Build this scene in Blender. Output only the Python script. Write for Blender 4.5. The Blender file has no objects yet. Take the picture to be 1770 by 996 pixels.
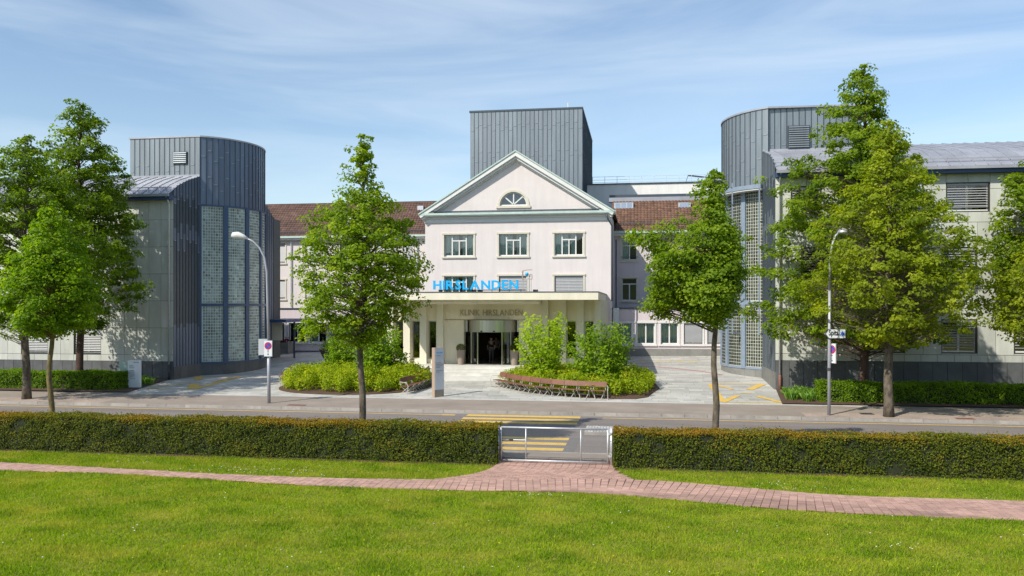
import bpy, math, random
import numpy as np
from mathutils import Vector, Matrix
S = bpy.context.scene
C = S.collection
PI = math.pi
rnd = random.Random(7)
rng = np.random.default_rng(7)

# ------------------------------------------------------------ camera
HC = 5.0; YAW = math.radians(8.75); FP = 1430.0; HOR = 528.0
cam_d = bpy.data.cameras.new('camera'); cam = bpy.data.objects.new('camera', cam_d); C.objects.link(cam)
cam.location = (0, 0, HC); cam.rotation_euler = (PI/2, 0, YAW)
cam_d.sensor_width = 36; cam_d.lens = FP/1770*36; cam_d.shift_y = (HOR-498)/1770
cam_d.clip_end = 3000; cam_d.clip_start = 0.1
S.camera = cam
# ------------------------------------------------------------ light
SUN_AZ = math.radians(38); SUN_EL = math.radians(42)
trav = Vector((math.sin(SUN_AZ)*math.cos(SUN_EL), math.cos(SUN_AZ)*math.cos(SUN_EL), -math.sin(SUN_EL)))
sd = bpy.data.lights.new('sun', 'SUN'); sun = bpy.data.objects.new('sun', sd); C.objects.link(sun)
sd.energy = 4.15; sd.angle = math.radians(0.53); sd.color = (1, .935, .83)
sun.rotation_euler = trav.to_track_quat('-Z', 'Y').to_euler()
W = bpy.data.worlds.new('World'); S.world = W; W.use_nodes = True
wn = W.node_tree.nodes; wl = W.node_tree.links; wn.clear()
sky = wn.new('ShaderNodeTexSky'); sky.sky_type = 'NISHITA'; sky.sun_disc = False
sky.sun_elevation = SUN_EL; sky.sun_rotation = PI + SUN_AZ
sky.air_density = 1.1; sky.dust_density = .45; sky.ozone_density = 1.8
tc = wn.new('ShaderNodeTexCoord')
mp = wn.new('ShaderNodeMapping'); mp.inputs['Scale'].default_value = (.9, 1.0, 6.5); mp.inputs['Rotation'].default_value = (0, .06, .3)
n1 = wn.new('ShaderNodeTexNoise'); n1.inputs['Scale'].default_value = 1.7; n1.inputs['Detail'].default_value = 9; n1.inputs['Roughness'].default_value = .55; n1.inputs['Distortion'].default_value = .7
cr = wn.new('ShaderNodeValToRGB'); cr.color_ramp.elements[0].position = .42; cr.color_ramp.elements[1].position = .74
cr.color_ramp.elements[0].color = (0, 0, 0, 1); cr.color_ramp.elements[1].color = (.55, .55, .55, 1)
mx = wn.new('ShaderNodeMix'); mx.data_type = 'RGBA'; mx.inputs['B'].default_value = (5.2, 5.95, 6.7, 1)
bg = wn.new('ShaderNodeBackground'); bg.inputs['Strength'].default_value = .135
wo = wn.new('ShaderNodeOutputWorld')
wl.new(tc.outputs['Generated'], mp.inputs[0]); wl.new(mp.outputs[0], n1.inputs[0]); wl.new(n1.outputs[0], cr.inputs[0])
wl.new(sky.outputs[0], mx.inputs['A']); wl.new(cr.outputs[0], mx.inputs['Factor']); wl.new(mx.outputs['Result'], bg.inputs[0]); wl.new(bg.outputs[0], wo.inputs[0])
S.view_settings.view_transform = 'Standard'; S.view_settings.look = 'None'; S.view_settings.exposure = 0.25; S.view_settings.gamma = 1

# ------------------------------------------------------------ measuring helpers (photograph -> metres in the world)
_c, _s = math.cos(YAW), math.sin(YAW)
def tX(px):
    u = (px-885)/FP; return (u*_c-_s)/(_c+u*_s)
def xa(px, Y): return tX(px)*Y
def dep(px, Y): return Y/(_c+(px-885)/FP*_s)
def za(px, py, Y): return HC + (HOR-py)/FP*dep(px, Y)
def gz(X, Y):
    if Y < 41.5: return .12 + .08*max(0, (Y-37.6)/3.9) if Y > 37.6 else 0
    pts = [(41.5, .2), (50, .5), (58, .76), (62.8, 1.1), (76, 1.15)]
    z = 1.2
    for a, b in zip(pts, pts[1:]):
        if a[0] <= Y <= b[0]:
            z = a[1]+(b[1]-a[1])*(Y-a[0])/(b[0]-a[0]); break
    k = min(1, max(0, (Y-42)/12))
    return z + (.02 if X < -9 else .011)*(max(-30, min(8, X))+9)*k
def og(px, py, z=None):
    """point of the ground seen at that place of the photograph"""
    zz = z or 0
    for _ in range(12):
        d = (HC-zz)*FP/(py-HOR); u = (px-885)/FP
        X = d*(u*_c-_s); Y = d*(_c+u*_s)
        if z is not None: break
        zz = gz(X, Y)
    return Vector((X, Y, zz))

# ------------------------------------------------------------ materials
MATS = {}
def mat(name, col, rough=.7, metal=0, var=.12, scale=3.0, bump=0, bscale=40, rand=0, tone=0, spec=.5, stretch=(1,1,1), col2=None, coat=0, stain=None):
    if name in MATS: return MATS[name]
    m = bpy.data.materials.new(name); m.use_nodes = True; MATS[name] = m
    nt = m.node_tree; N = nt.nodes; L = nt.links; b = N['Principled BSDF']
    b.inputs['Roughness'].default_value = rough; b.inputs['Metallic'].default_value = metal
    b.inputs['Specular IOR Level'].default_value = spec
    if coat: b.inputs['Coat Weight'].default_value = coat
    t = N.new('ShaderNodeTexCoord'); mp = N.new('ShaderNodeMapping'); mp.inputs['Scale'].default_value = stretch
    g = N.new('ShaderNodeNewGeometry')
    L.new(g.outputs['Position'], mp.inputs[0])
    n = N.new('ShaderNodeTexNoise'); n.inputs['Scale'].default_value = scale; n.inputs['Detail'].default_value = 6; n.inputs['Roughness'].default_value = .6
    L.new(mp.outputs[0], n.inputs[0])
    r = N.new('ShaderNodeValToRGB'); r.color_ramp.elements[0].position = .28; r.color_ramp.elements[1].position = .72
    c2 = col2 or tuple(min(1, c*(1+var)) for c in col); c1 = tuple(c*(1-var) for c in col)
    r.color_ramp.elements[0].color = (*c1, 1); r.color_ramp.elements[1].color = (*c2, 1)
    L.new(n.outputs[0], r.inputs[0]); out = r.outputs[0]
    def mul(out, src, lo, hi):
        mr = N.new('ShaderNodeMapRange'); mr.inputs[3].default_value = lo; mr.inputs[4].default_value = hi
        L.new(src, mr.inputs[0])
        h = N.new('ShaderNodeHueSaturation'); L.new(mr.outputs[0], h.inputs['Value']); L.new(out, h.inputs['Color'])
        return h.outputs[0]
    if rand:
        oi = N.new('ShaderNodeObjectInfo'); out = mul(out, oi.outputs['Random'], 1-rand, 1+rand)
    if stain:
        ms = N.new('ShaderNodeMapping'); ms.inputs['Scale'].default_value = stain[2]; L.new(g.outputs['Position'], ms.inputs[0])
        ns = N.new('ShaderNodeTexNoise'); ns.inputs['Scale'].default_value = stain[0]; ns.inputs['Detail'].default_value = 8; ns.inputs['Roughness'].default_value = .7; L.new(ms.outputs[0], ns.inputs[0])
        rs = N.new('ShaderNodeMapRange'); rs.inputs[1].default_value = .35; rs.inputs[2].default_value = .68; L.new(ns.outputs[0], rs.inputs[0])
        out = mul(out, rs.outputs[0], 1-stain[1], 1+stain[1]*.5)
    if tone:
        at = N.new('ShaderNodeAttribute'); at.attribute_name = 'tone'; out = mul(out, at.outputs['Fac'], 1-tone, 1+tone)
    L.new(out, b.inputs['Base Color'])
    if bump:
        n2 = N.new('ShaderNodeTexNoise'); n2.inputs['Scale'].default_value = bscale; n2.inputs['Detail'].default_value = 5
        L.new(mp.outputs[0], n2.inputs[0])
        bp = N.new('ShaderNodeBump'); bp.inputs['Strength'].default_value = bump; bp.inputs['Distance'].default_value = .02
        L.new(n2.outputs[0], bp.inputs['Height']); L.new(bp.outputs[0], b.inputs['Normal'])
    return m
def leafmat(name, c_dark, c_mid, c_light, trans=.35, rough=.5, patch=None, pscale=.8):
    m = bpy.data.materials.new(name); m.use_nodes = True
    nt = m.node_tree; N = nt.nodes; L = nt.links; N.clear()
    at = N.new('ShaderNodeAttribute'); at.attribute_name = 'tone'
    r = N.new('ShaderNodeValToRGB'); e = r.color_ramp.elements
    e[0].color = (*c_dark, 1); e[1].color = (*c_light, 1); k = e.new(.5); k.color = (*c_mid, 1)
    L.new(at.outputs['Fac'], r.inputs[0]); col = r.outputs[0]
    if patch:
        g = N.new('ShaderNodeNewGeometry'); n = N.new('ShaderNodeTexNoise'); n.inputs['Scale'].default_value = pscale; n.inputs['Detail'].default_value = 5; n.inputs['Roughness'].default_value = .65
        mpp = N.new('ShaderNodeMapping'); mpp.inputs['Scale'].default_value = (1, 1.6, 1)
        L.new(g.outputs['Position'], mpp.inputs[0]); L.new(mpp.outputs[0], n.inputs[0])
        r2 = N.new('ShaderNodeValToRGB'); r2.color_ramp.elements[0].position = .45; r2.color_ramp.elements[1].position = .72
        L.new(n.outputs[0], r2.inputs[0])
        mm = N.new('ShaderNodeMix'); mm.data_type = 'RGBA'; mm.inputs['B'].default_value = (*patch, 1)
        L.new(col, mm.inputs['A']); 
        ml = N.new('ShaderNodeMath'); ml.operation = 'MULTIPLY'; ml.inputs[1].default_value = .6
        L.new(r2.outputs[0], ml.inputs[0]); L.new(ml.outputs[0], mm.inputs['Factor']); col = mm.outputs['Result']
    p = N.new('ShaderNodeBsdfPrincipled'); p.inputs['Roughness'].default_value = rough; p.inputs['Specular IOR Level'].default_value = .2
    tr = N.new('ShaderNodeBsdfTranslucent'); mi = N.new('ShaderNodeMixShader'); mi.inputs[0].default_value = trans
    h = N.new('ShaderNodeHueSaturation'); h.inputs['Value'].default_value = 1.95; h.inputs['Saturation'].default_value = 1.08
    L.new(col, p.inputs['Base Color']); L.new(col, h.inputs['Color']); L.new(h.outputs[0], tr.inputs[0])
    L.new(p.outputs[0], mi.inputs[1]); L.new(tr.outputs[0], mi.inputs[2])
    o = N.new('ShaderNodeOutputMaterial'); L.new(mi.outputs[0], o.inputs[0]); MATS[name] = m
    return m
def glassmat(name, tint=(.75, .85, .85), refl=.9, trans=.95):
    m = bpy.data.materials.new(name); m.use_nodes = True
    nt = m.node_tree; N = nt.nodes; L = nt.links; N.clear()
    g = N.new('ShaderNodeBsdfGlossy'); g.inputs['Roughness'].default_value = .03; g.inputs[0].default_value = (refl, refl, refl, 1)
    t = N.new('ShaderNodeBsdfTransparent'); t.inputs[0].default_value = (*[c*trans for c in tint], 1)
    f = N.new('ShaderNodeFresnel'); f.inputs[0].default_value = 1.7
    a = N.new('ShaderNodeMath'); a.operation = 'ADD'; a.inputs[1].default_value = .06; a.use_clamp = True
    tc = N.new('ShaderNodeNewGeometry'); n = N.new('ShaderNodeTexNoise'); n.inputs['Scale'].default_value = 1.3
    bp = N.new('ShaderNodeBump'); bp.inputs['Strength'].default_value = .06; bp.inputs['Distance'].default_value = .05
    L.new(tc.outputs['Position'], n.inputs[0]); L.new(n.outputs[0], bp.inputs['Height']); L.new(bp.outputs[0], g.inputs['Normal'])
    mi = N.new('ShaderNodeMixShader'); o = N.new('ShaderNodeOutputMaterial')
    L.new(f.outputs[0], a.inputs[0]); L.new(a.outputs[0], mi.inputs[0]); L.new(t.outputs[0], mi.inputs[1]); L.new(g.outputs[0], mi.inputs[2]); L.new(mi.outputs[0], o.inputs[0])
    MATS[name] = m; return m

glass = glassmat('window_glass')
render = mat('pink_white_render', (.69, .635, .615), .85, var=.035, scale=.8, bump=.25, bscale=60, stain=(1.2,.055,(2.5,2.5,.25)))
render_s = mat('pink_render', (.63, .56, .58), .85, var=.035, scale=.8, bump=.25, bscale=60, stain=(1.2,.07,(2.5,2.5,.25)))
render_w = mat('white_render', (.80, .785, .75), .85, var=.05, scale=.6, stain=(.8,.08,(2.5,2.5,.3)))
trimw = mat('white_trim', (.70, .70, .675), .5, var=.04)
surr = mat('stone_surround', (.62, .59, .48), .8, var=.08, scale=4, bump=.2)
copper = mat('pale_copper_green', (.46, .58, .52), .6, var=.12, scale=2)
zinc = mat('zinc_cladding', (.25, .285, .31), .42, metal=.45, var=.13, scale=1.2, stretch=(1.5, 1.5, .18), rand=.05, stain=(1.1,.14,(3,3,.25)))
zincd = mat('zinc_seam', (.075, .095, .115), .45, metal=.45, var=.1)
zinc_shade = mat('shaded_zinc_cladding', (.145, .18, .245), .42, metal=.4, var=.12, scale=1.2, stretch=(1.5, 1.5, .18), rand=.05, stain=(1.1,.16,(3,3,.25)))  # same zinc, darker and bluer: the left drum's shade put into the colour
zroof = mat('light_metal_roof', (.37, .38, .42), .45, metal=.25, var=.12, scale=.9, rand=.08, stain=(.6,.15,(1,1,1)))
navy = mat('navy_paint', (.03, .065, .17), .45, var=.1)
bluef = mat('blue_steel_paint', (.045, .085, .165), .4, var=.1)
blues = mat('pale_blue_steel_paint', (.22, .275, .35), .4, var=.1)
stone = mat('green_grey_stone', (.545, .56, .505), .65, var=.1, scale=1.3, stretch=(1, 1, .5), rand=.09, bump=.08, bscale=25, stain=(1.0,.12,(2,2,.35)))
plinth = mat('dark_slate', (.10, .105, .105), .6, var=.22, scale=1.6, rand=.14, bump=.15, bscale=20)
plinthl = mat('grey_granite', (.20, .20, .185), .7, var=.16, scale=2.0, rand=.1, bump=.15, bscale=30)
joint = mat('dark_joint', (.12, .125, .12), .9)
darkin = mat('dark_interior', (.035, .035, .035), .9)
curtain = mat('green_grey_curtain', (.72, .82, .74), .9, var=.15, scale=14, stretch=(1, 1, .02))
blindm = mat('silver_blind', (.34, .35, .36), .5, metal=.1, var=.05)
bronze = mat('bronze_frame', (.06, .05, .042), .45, metal=.3, var=.1)
cream = mat('cream_panel', (.74, .695, .56), .7, var=.04, scale=1.5, rand=.03, stain=(.9,.08,(2,2,.4)))
beige = mat('beige_render', (.82, .745, .58), .8, var=.06, scale=1.2, bump=.1, stain=(.7,.1,(2,2,.4)))
steel = mat('brushed_steel', (.62, .61, .57), .28, metal=.9, var=.12, scale=5, stretch=(1, 1, .05))
galv = mat('galvanised_steel', (.62, .64, .66), .42, metal=.55, var=.15, scale=12)
polem = mat('grey_pole_paint', (.38, .39, .43), .45, metal=.2, var=.06)
asph = mat('asphalt_road', (.215, .185, .168), .9, var=.10, scale=.7, bump=.35, bscale=150, stretch=(.35, 1, 1), stain=(.35,.16,(.25,1.6,1)))
asph2 = mat('asphalt_pavement', (.30, .25, .205), .9, var=.12, scale=.8, bump=.35, bscale=150, stain=(.4,.15,(.5,1.3,1)))
kerbm = mat('granite_kerb', (.35, .32, .285), .8, var=.15, scale=3, rand=.12, bump=.3, stain=(.6,.2,(1,1,1)))
paver = mat('pale_granite_slab', (.46, .45, .41), .75, var=.17, scale=.5, tone=.16, bump=.2, bscale=60, stain=(.25,.12,(.6,1.6,1)))
paverj = mat('slab_joint', (.16, .16, .15), .9)
stepm = mat('granite_step', (.62, .61, .565), .75, var=.1, scale=1, bump=.2, stain=(.5,.12,(1,1,1)))
ylw = mat('yellow_paint', (.74, .47, .08), .7, var=.22, scale=5, col2=(.78, .53, .13))
redp = mat('red_paint', (.55, .09, .1), .7, var=.2, scale=5)
whp = mat('white_paint', (.7, .7, .68), .7, var=.15, scale=5)
brick = mat('pink_paver_brick', (.46, .285, .225), .85, var=.14, scale=2.2, rand=.16, tone=.18, bump=.3, bscale=80, stain=(.5,.17,(1,1.4,1)))
brickj = mat('paver_joint', (.20, .13, .10), .95)
soil = mat('bark_soil', (.09, .05, .032), .95, var=.4, scale=9, bump=.8, bscale=30)
lawnm = mat('lawn_ground', (.17, .205, .008), .95, var=.3, scale=1.2, bump=.6, bscale=50, col2=(.29, .27, .03))
tile = mat('brown_clay_tile', (.175, .096, .062), .85, var=.22, scale=1.5, tone=.32, bump=.2, stain=(.7,.22,(1,1,1)))
tiled = mat('dark_clay_tile', (.135, .078, .058), .85, var=.22, scale=1.5, tone=.28, bump=.2, stain=(.7,.22,(1,1,1)))
wood = mat('brown_wood', (.19, .082, .05), .55, var=.2, scale=6, rand=.1)
bark = mat('grey_bark', (.07, .052, .036), .95, var=.5, scale=7, bump=1, bscale=18, stretch=(1, 1, .5), col2=(.20, .165, .12))
barky = mat('lichen_bark', (.155, .12, .06), .95, var=.4, scale=4, bump=.9, bscale=22, stretch=(1, 1, .5), col2=(.30, .23, .09))
barkd = mat('dark_red_bark', (.085, .05, .038), .95, var=.4, scale=5, bump=.9, bscale=22, stretch=(1, 1, .4))
taupe = mat('taupe_metal', (.40, .29, .215), .5, var=.05)
signw = mat('white_sign_face', (.75, .78, .8), .35, var=.02)
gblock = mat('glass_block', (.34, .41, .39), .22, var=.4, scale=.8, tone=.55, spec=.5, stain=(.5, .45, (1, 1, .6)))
gblockr = mat('glass_block_dark', (.05, .062, .05), .25, var=.45, scale=.9, tone=.6, spec=.4)  # darker block tone for the right drum
mortar = mat('pale_block_joint', (.64, .70, .63), .7, var=.06)
mortarc = mat('cream_block_joint', (.58, .58, .49), .7, var=.05)
potm = mat('taupe_pot', (.30, .24, .2), .6, var=.06)
bowlm = mat('dark_bowl', (.075, .05, .04), .5)
blue = mat('sign_blue', (.0, .40, .82), .4, var=.02)
dkgrey = mat('dark_grey_metal', (.05, .05, .055), .5)
signblue = mat('traffic_blue', (.02, .1, .5), .4, var=.02)
signred = mat('traffic_red', (.62, .02, .03), .4, var=.02)
black = mat('black_paint', (.012, .012, .012), .5)
skin = mat('skin', (.5, .3, .22), .6)
cloth1 = mat('dark_cloth', (.03, .03, .04), .9)
cloth2 = mat('pale_cloth', (.16, .13, .12), .9)

L_A = leafmat('leaf_deep', (.062, .115, .008), (.135, .21, .012), (.25, .335, .02), .5)
L_C = leafmat('leaf_bright', (.085, .165, .006), (.17, .28, .01), (.30, .41, .025), .5)
L_D = leafmat('leaf_fresh', (.09, .16, .008), (.195, .285, .013), (.365, .445, .035), .5)
L_F = leafmat('leaf_olive', (.10, .15, .01), (.235, .295, .018), (.42, .445, .04), .5)
L_G = leafmat('leaf_mid', (.085, .145, .01), (.175, .255, .016), (.31, .385, .03), .5)
L_E = leafmat('leaf_glossy', (.08, .145, .008), (.17, .26, .015), (.33, .41, .035), .48)
L_H = leafmat('leaf_yew', (.035, .055, .006), (.125, .16, .01), (.34, .19, .02), .3, .6)
L_P = leafmat('leaf_privet', (.08, .16, .006), (.17, .29, .008), (.29, .40, .02), .38)
L_S = leafmat('leaf_groundcover', (.14, .20, .01), (.33, .43, .02), (.62, .50, .05), .45)
L_Z = leafmat('leaf_hazel', (.16, .25, .012), (.31, .43, .02), (.48, .58, .05), .46)
L_ZD = leafmat('leaf_hazel_deep', (.09, .17, .01), (.185, .30, .015), (.32, .44, .03), .42)
L_G2 = leafmat('grass_blade', (.06, .14, .004), (.22, .345, .006), (.40, .46, .02), .38, .8, patch=(.50, .43, .07), pscale=.6)
L_I = leafmat('leaf_iris', (.08, .17, .02), (.14, .27, .03), (.24, .38, .07), .3)
barkt = bark

# ------------------------------------------------------------ mesh helpers
class M:
    def __init__(s): s.v = []; s.f = []; s.t = []; s.tone = 0
    def add(s, vs, fs):
        o = len(s.v); s.v += [tuple(v) for v in vs]; s.f += [tuple(i+o for i in f) for f in fs]; s.t += [s.tone]*len(vs); return s
    def box(s, x0, x1, y0, y1, z0, z1):
        return s.add([(x0,y0,z0),(x1,y0,z0),(x1,y1,z0),(x0,y1,z0),(x0,y0,z1),(x1,y0,z1),(x1,y1,z1),(x0,y1,z1)],
                     [(3,2,1,0),(4,5,6,7),(0,1,5,4),(1,2,6,5),(2,3,7,6),(3,0,4,7)])
    def quad(s, a, b, c, d): return s.add([a, b, c, d], [(0,1,2,3)])
    def tube(s, pts, rs, n=8, cap=True):
        pts = [Vector(p) for p in pts]
        if not hasattr(rs, '__len__'): rs = [rs]*len(pts)
        vs = []; 
        prev = None
        for i, p in enumerate(pts):
            d = (pts[min(i+1, len(pts)-1)]-pts[max(i-1, 0)]).normalized()
            if prev is None:
                a = Vector((0,0,1)) if abs(d.z) < .9 else Vector((1,0,0)); u = d.cross(a).normalized()
            else: u = (prev-d*prev.dot(d)).normalized()
            prev = u; w = d.cross(u)
            for k in range(n):
                q = 2*PI*k/n; vs.append(p+(u*math.cos(q)+w*math.sin(q))*rs[i])
        fs = [(i*n+k, i*n+(k+1)%n, (i+1)*n+(k+1)%n, (i+1)*n+k) for i in range(len(pts)-1) for k in range(n)]
        if cap: fs += [tuple(range(n))[::-1], tuple(range((len(pts)-1)*n, len(pts)*n))]
        return s.add(vs, fs)
    def bar(s, a, b, w, h=None, up=(0,0,1)):
        a = Vector(a); b = Vector(b); h = h or w; d = (b-a).normalized(); u = d.cross(Vector(up))
        if u.length < 1e-4: u = d.cross(Vector((0,1,0)))
        u.normalize(); v = u.cross(d)
        vs = [p+u*i*w/2+v*j*h/2 for p in (a, b) for i, j in ((-1,-1),(1,-1),(1,1),(-1,1))]
        return s.add(vs, [(0,1,2,3),(7,6,5,4),(0,4,5,1),(1,5,6,2),(2,6,7,3),(3,7,4,0)])
    def lathe(s, c, prof, n=20):
        vs = [(c[0]+r*math.cos(2*PI*k/n), c[1]+r*math.sin(2*PI*k/n), c[2]+z) for r, z in prof for k in range(n)]
        fs = [(i*n+k, i*n+(k+1)%n, (i+1)*n+(k+1)%n, (i+1)*n+k) for i in range(len(prof)-1) for k in range(n)]
        fs += [tuple(range(n))[::-1], tuple(range((len(prof)-1)*n, len(prof)*n))]
        return s.add(vs, fs)
    def prismY(s, poly, y0, y1):   # poly in XZ
        n = len(poly)
        return s.add([(x, y0, z) for x, z in poly]+[(x, y1, z) for x, z in poly],
                     [tuple(range(n)), tuple(range(2*n-1, n-1, -1))]+[(i, i+n, (i+1)%n+n, (i+1)%n) for i in range(n)])
    def prismX(s, poly, x0, x1):   # poly in YZ
        n = len(poly)
        return s.add([(x0, y, z) for y, z in poly]+[(x1, y, z) for y, z in poly],
                     [tuple(range(n)), tuple(range(2*n-1, n-1, -1))]+[(i, i+n, (i+1)%n+n, (i+1)%n) for i in range(n)])
    def prismZ(s, poly, z0, z1):
        n = len(poly)
        return s.add([(x, y, z0) for x, y in poly]+[(x, y, z1) for x, y in poly],
                     [tuple(range(n))[::-1], tuple(range(n, 2*n))]+[(i, (i+1)%n, (i+1)%n+n, i+n) for i in range(n)])
    def mesh(s, name, m, smooth=False):
        me = bpy.data.meshes.new(name); me.from_pydata(s.v, [], s.f); me.materials.append(m)
        if any(t for t in s.t):
            a = me.attributes.new('tone', 'FLOAT', 'POINT'); a.data.foreach_set('value', s.t)
        if smooth: me.polygons.foreach_set('use_smooth', [True]*len(me.polygons))
        me.update(); return me
    def build(s, name, m, parent=None, smooth=False, **kw):
        return ob(name, s.mesh(name, m, smooth), parent, **kw)
def ob(name, data, parent=None, loc=None, rz=None, **kw):
    o = bpy.data.objects.new(name, data); C.objects.link(o)
    if parent:
        o.parent = parent
    if loc is not None: o.location = loc
    if rz is not None: o.rotation_euler.z = rz
    for k, v in kw.items(): o[k] = v
    return o
def E(name, label, cat, group=None):
    # thing roots stay at the world origin of their parts' coordinates unless moved
    o = ob(name, None, label=label, category=cat)
    if group: o['group'] = group
    return o
def rebase(root, p):
    """put the thing's Empty at its base, keeping its parts where they are"""
    p = Vector(p); root.location = p
    for ch in root.children: ch.location = ch.location - p
def copytree(o, parent=None, loc=None, **kw):
    c = o.copy(); C.objects.link(c); c.parent = parent
    if loc is not None: c.location = loc
    for k, v in kw.items(): c[k] = v
    for ch in o.children: copytree(ch, c)
    return c
def npmesh(name, V, Fq, m, tone=None, smooth=False):
    me = bpy.data.meshes.new(name); nv = len(V); nf, k = Fq.shape
    me.vertices.add(nv); me.vertices.foreach_set('co', V.astype(np.float32).ravel())
    me.loops.add(nf*k); me.loops.foreach_set('vertex_index', Fq.astype(np.int32).ravel())
    me.polygons.add(nf); me.polygons.foreach_set('loop_start', np.arange(0, nf*k, k, dtype=np.int32))
    me.polygons.foreach_set('loop_total', np.full(nf, k, dtype=np.int32))
    if tone is not None:
        a = me.attributes.new('tone', 'FLOAT', 'POINT'); a.data.foreach_set('value', tone.astype(np.float32))
    me.materials.append(m); me.update(calc_edges=True); return me
def leaves(name, P, Nrm, size, tone, m, droop=.25):
    """kite-shaped folded leaves at points P facing Nrm"""
    n = len(P)
    Nrm = Nrm/np.linalg.norm(Nrm, axis=1, keepdims=True)
    r = rng.normal(size=(n, 3)); T = np.cross(Nrm, r); T /= np.linalg.norm(T, axis=1, keepdims=True); B = np.cross(Nrm, T)
    s = size[:, None]
    a = P - T*s*.5; b = P + B*s*.36 + T*s*.05 + Nrm*s*.12; c = P + T*s*.55 - Nrm*s*droop; d = P - B*s*.36 + T*s*.05 + Nrm*s*.12
    V = np.stack([a, b, c, d], 1).reshape(-1, 3)
    i = np.arange(n)*4
    F = np.concatenate([np.stack([i, i+1, i+2], 1), np.stack([i, i+2, i+3], 1)])
    return npmesh(name, V, F, m, np.repeat(np.clip(tone, 0.001, 1), 4))

# ------------------------------------------------------------ ground
def sheet(name, x0, x1, y0, y1, z, m, zf=None, nx=1, ny=1, parent=None, **kw):
    s = M(); 
    vs = [(x0+(x1-x0)*i/nx, y0+(y1-y0)*j/ny, 0) for j in range(ny+1) for i in range(nx+1)]
    vs = [(x, y, zf(x, y) if zf else z) for x, y, _ in vs]
    fs = [(j*(nx+1)+i, j*(nx+1)+i+1, (j+1)*(nx+1)+i+1, (j+1)*(nx+1)+i) for j in range(ny) for i in range(nx)]
    return s.add(vs, fs).build(name, m, parent, **kw)
def hillz(x, y):
    t = min(1, max(0, (-60-y)/70)); return -.1+26*t*t*(3-2*t)*(.75+.25*math.sin(x*.013+1))+(2.2*math.sin(x*.11+y*.07)*math.sin(y*.13-x*.05)+1.2*math.sin(x*.31)*math.sin(y*.27+1))*t
sheet('added_unseen_hill', -420, 420, -290, -60, 0, mat('unseen_hill_green', (.05, .085, .02), .95, var=.45, scale=.12, bump=.5, bscale=.6), zf=hillz, nx=110, ny=34, kind='structure')  # unseen hill added behind the camera so windows reflect dark green, not bright sky
YK0, YK1, YPB = 27.7, 37.6, 41.5       # near kerb, far kerb, back of the far pavement
sheet('ground', -1500, 1500, -300, 2500, -.06, lawnm, kind='structure')
sheet('lawn', -60, 60, -6, 26.6, 0, lawnm, zf=lambda x, y: .018+.012*math.sin(x*.9+y*.5)*math.sin(y*1.1), nx=120, ny=60, kind='structure')
road = sheet('road', -160, 160, YK0, YK1, 0, asph, nx=1, kind='structure')
np_ = M().box(-160, 160, 26.55, YK0-.16, -.05, .07).build('near_pavement', asph2, kind='structure')
fp = sheet('far_pavement', -160, 160, YK1+.15, YPB, 0, asph2, zf=lambda x, y: gz(x, y), nx=1, ny=4, kind='structure')
km = M().box(0, .985, 0, .16, -.08, .128).mesh('kerb_stone', kerbm)
kn = M().box(0, .985, 0, .16, -.08, .078).mesh('kerb_stone', kerbm)
for i in range(-44, 30): ob('kerb_stone', km, fp, (i*1.0, YK1, rnd.uniform(-.006, .006)))
for i in range(-30, 24): ob('kerb_stone', kn, np_, (i*1.0, YK0-.16, rnd.uniform(-.005, .005)))
# gutter line of small granite setts beside the far kerb
M().box(-60, 60, YK1-.26, YK1-.01, -.05, .006).build('gutter', mat('gutter_sett', (.30, .275, .25), .85, var=.25, scale=8, bump=.4), kind='structure')

vm = mat('verge_setts', (.40, .31, .255), .9, var=.3, scale=14, bump=.6, bscale=60, stain=(.7, .25, (1, 1, 1)))
for a_, b_ in ((-70, xa(188, 38.5)), (xa(1388, 38.5), 70)):
    sheet('tree_verge', a_, b_, YK1+.16, YK1+1.5, 0, vm, zf=lambda x, y: gz(x, y)+.004, nx=1, ny=2, kind='structure')
# forecourt of granite slabs
s = M(); sx, sy = 1.0, .5
sheet('forecourt', -46, 26, YPB, 75, 0, paverj, zf=lambda x, y: gz(x, y)-.012, nx=36, ny=34, kind='structure')
fc = bpy.data.objects['forecourt']
j = 0; y = YPB+.18
while y < 72:
    off = (j % 3)*.37; i = 0; x = -31 + off
    while x < 9.5:
        w = sx*rnd.choice((.8, 1, 1.25))
        s.tone = rnd.uniform(.05, 1)
        if True:
            g = .008; zz = [gz(a, b) for a, b in ((x+g, y+g), (x+w-g, y+g), (x+w-g, y+sy-g), (x+g, y+sy-g))]
            s.add([(x+g, y+g, zz[0]), (x+w-g, y+g, zz[1]), (x+w-g, y+sy-g, zz[2]), (x+g, y+sy-g, zz[3]),
                   (x+g, y+g, zz[0]-.02), (x+w-g, y+g, zz[1]-.02), (x+w-g, y+sy-g, zz[2]-.02), (x+g, y+sy-g, zz[3]-.02)],
                  [(0,1,2,3), (4,5,1,0), (5,6,2,1), (6,7,3,2), (7,4,0,3)])
        x += w
    y += sy; j += 1
s.build('stone_slab', paver, fc, kind='stuff')
# flush pale granite border where the pavement meets the forecourt
bm_ = M().box(0, 1.19, 0, .34, -.1, 0).mesh('border_stone', mat('pale_border', (.52, .51, .48), .8, var=.12, rand=.1))
for i in range(-23, 9): ob('border_stone', bm_, fc, (i*1.2, YPB-.17, .2045+.0))

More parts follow.
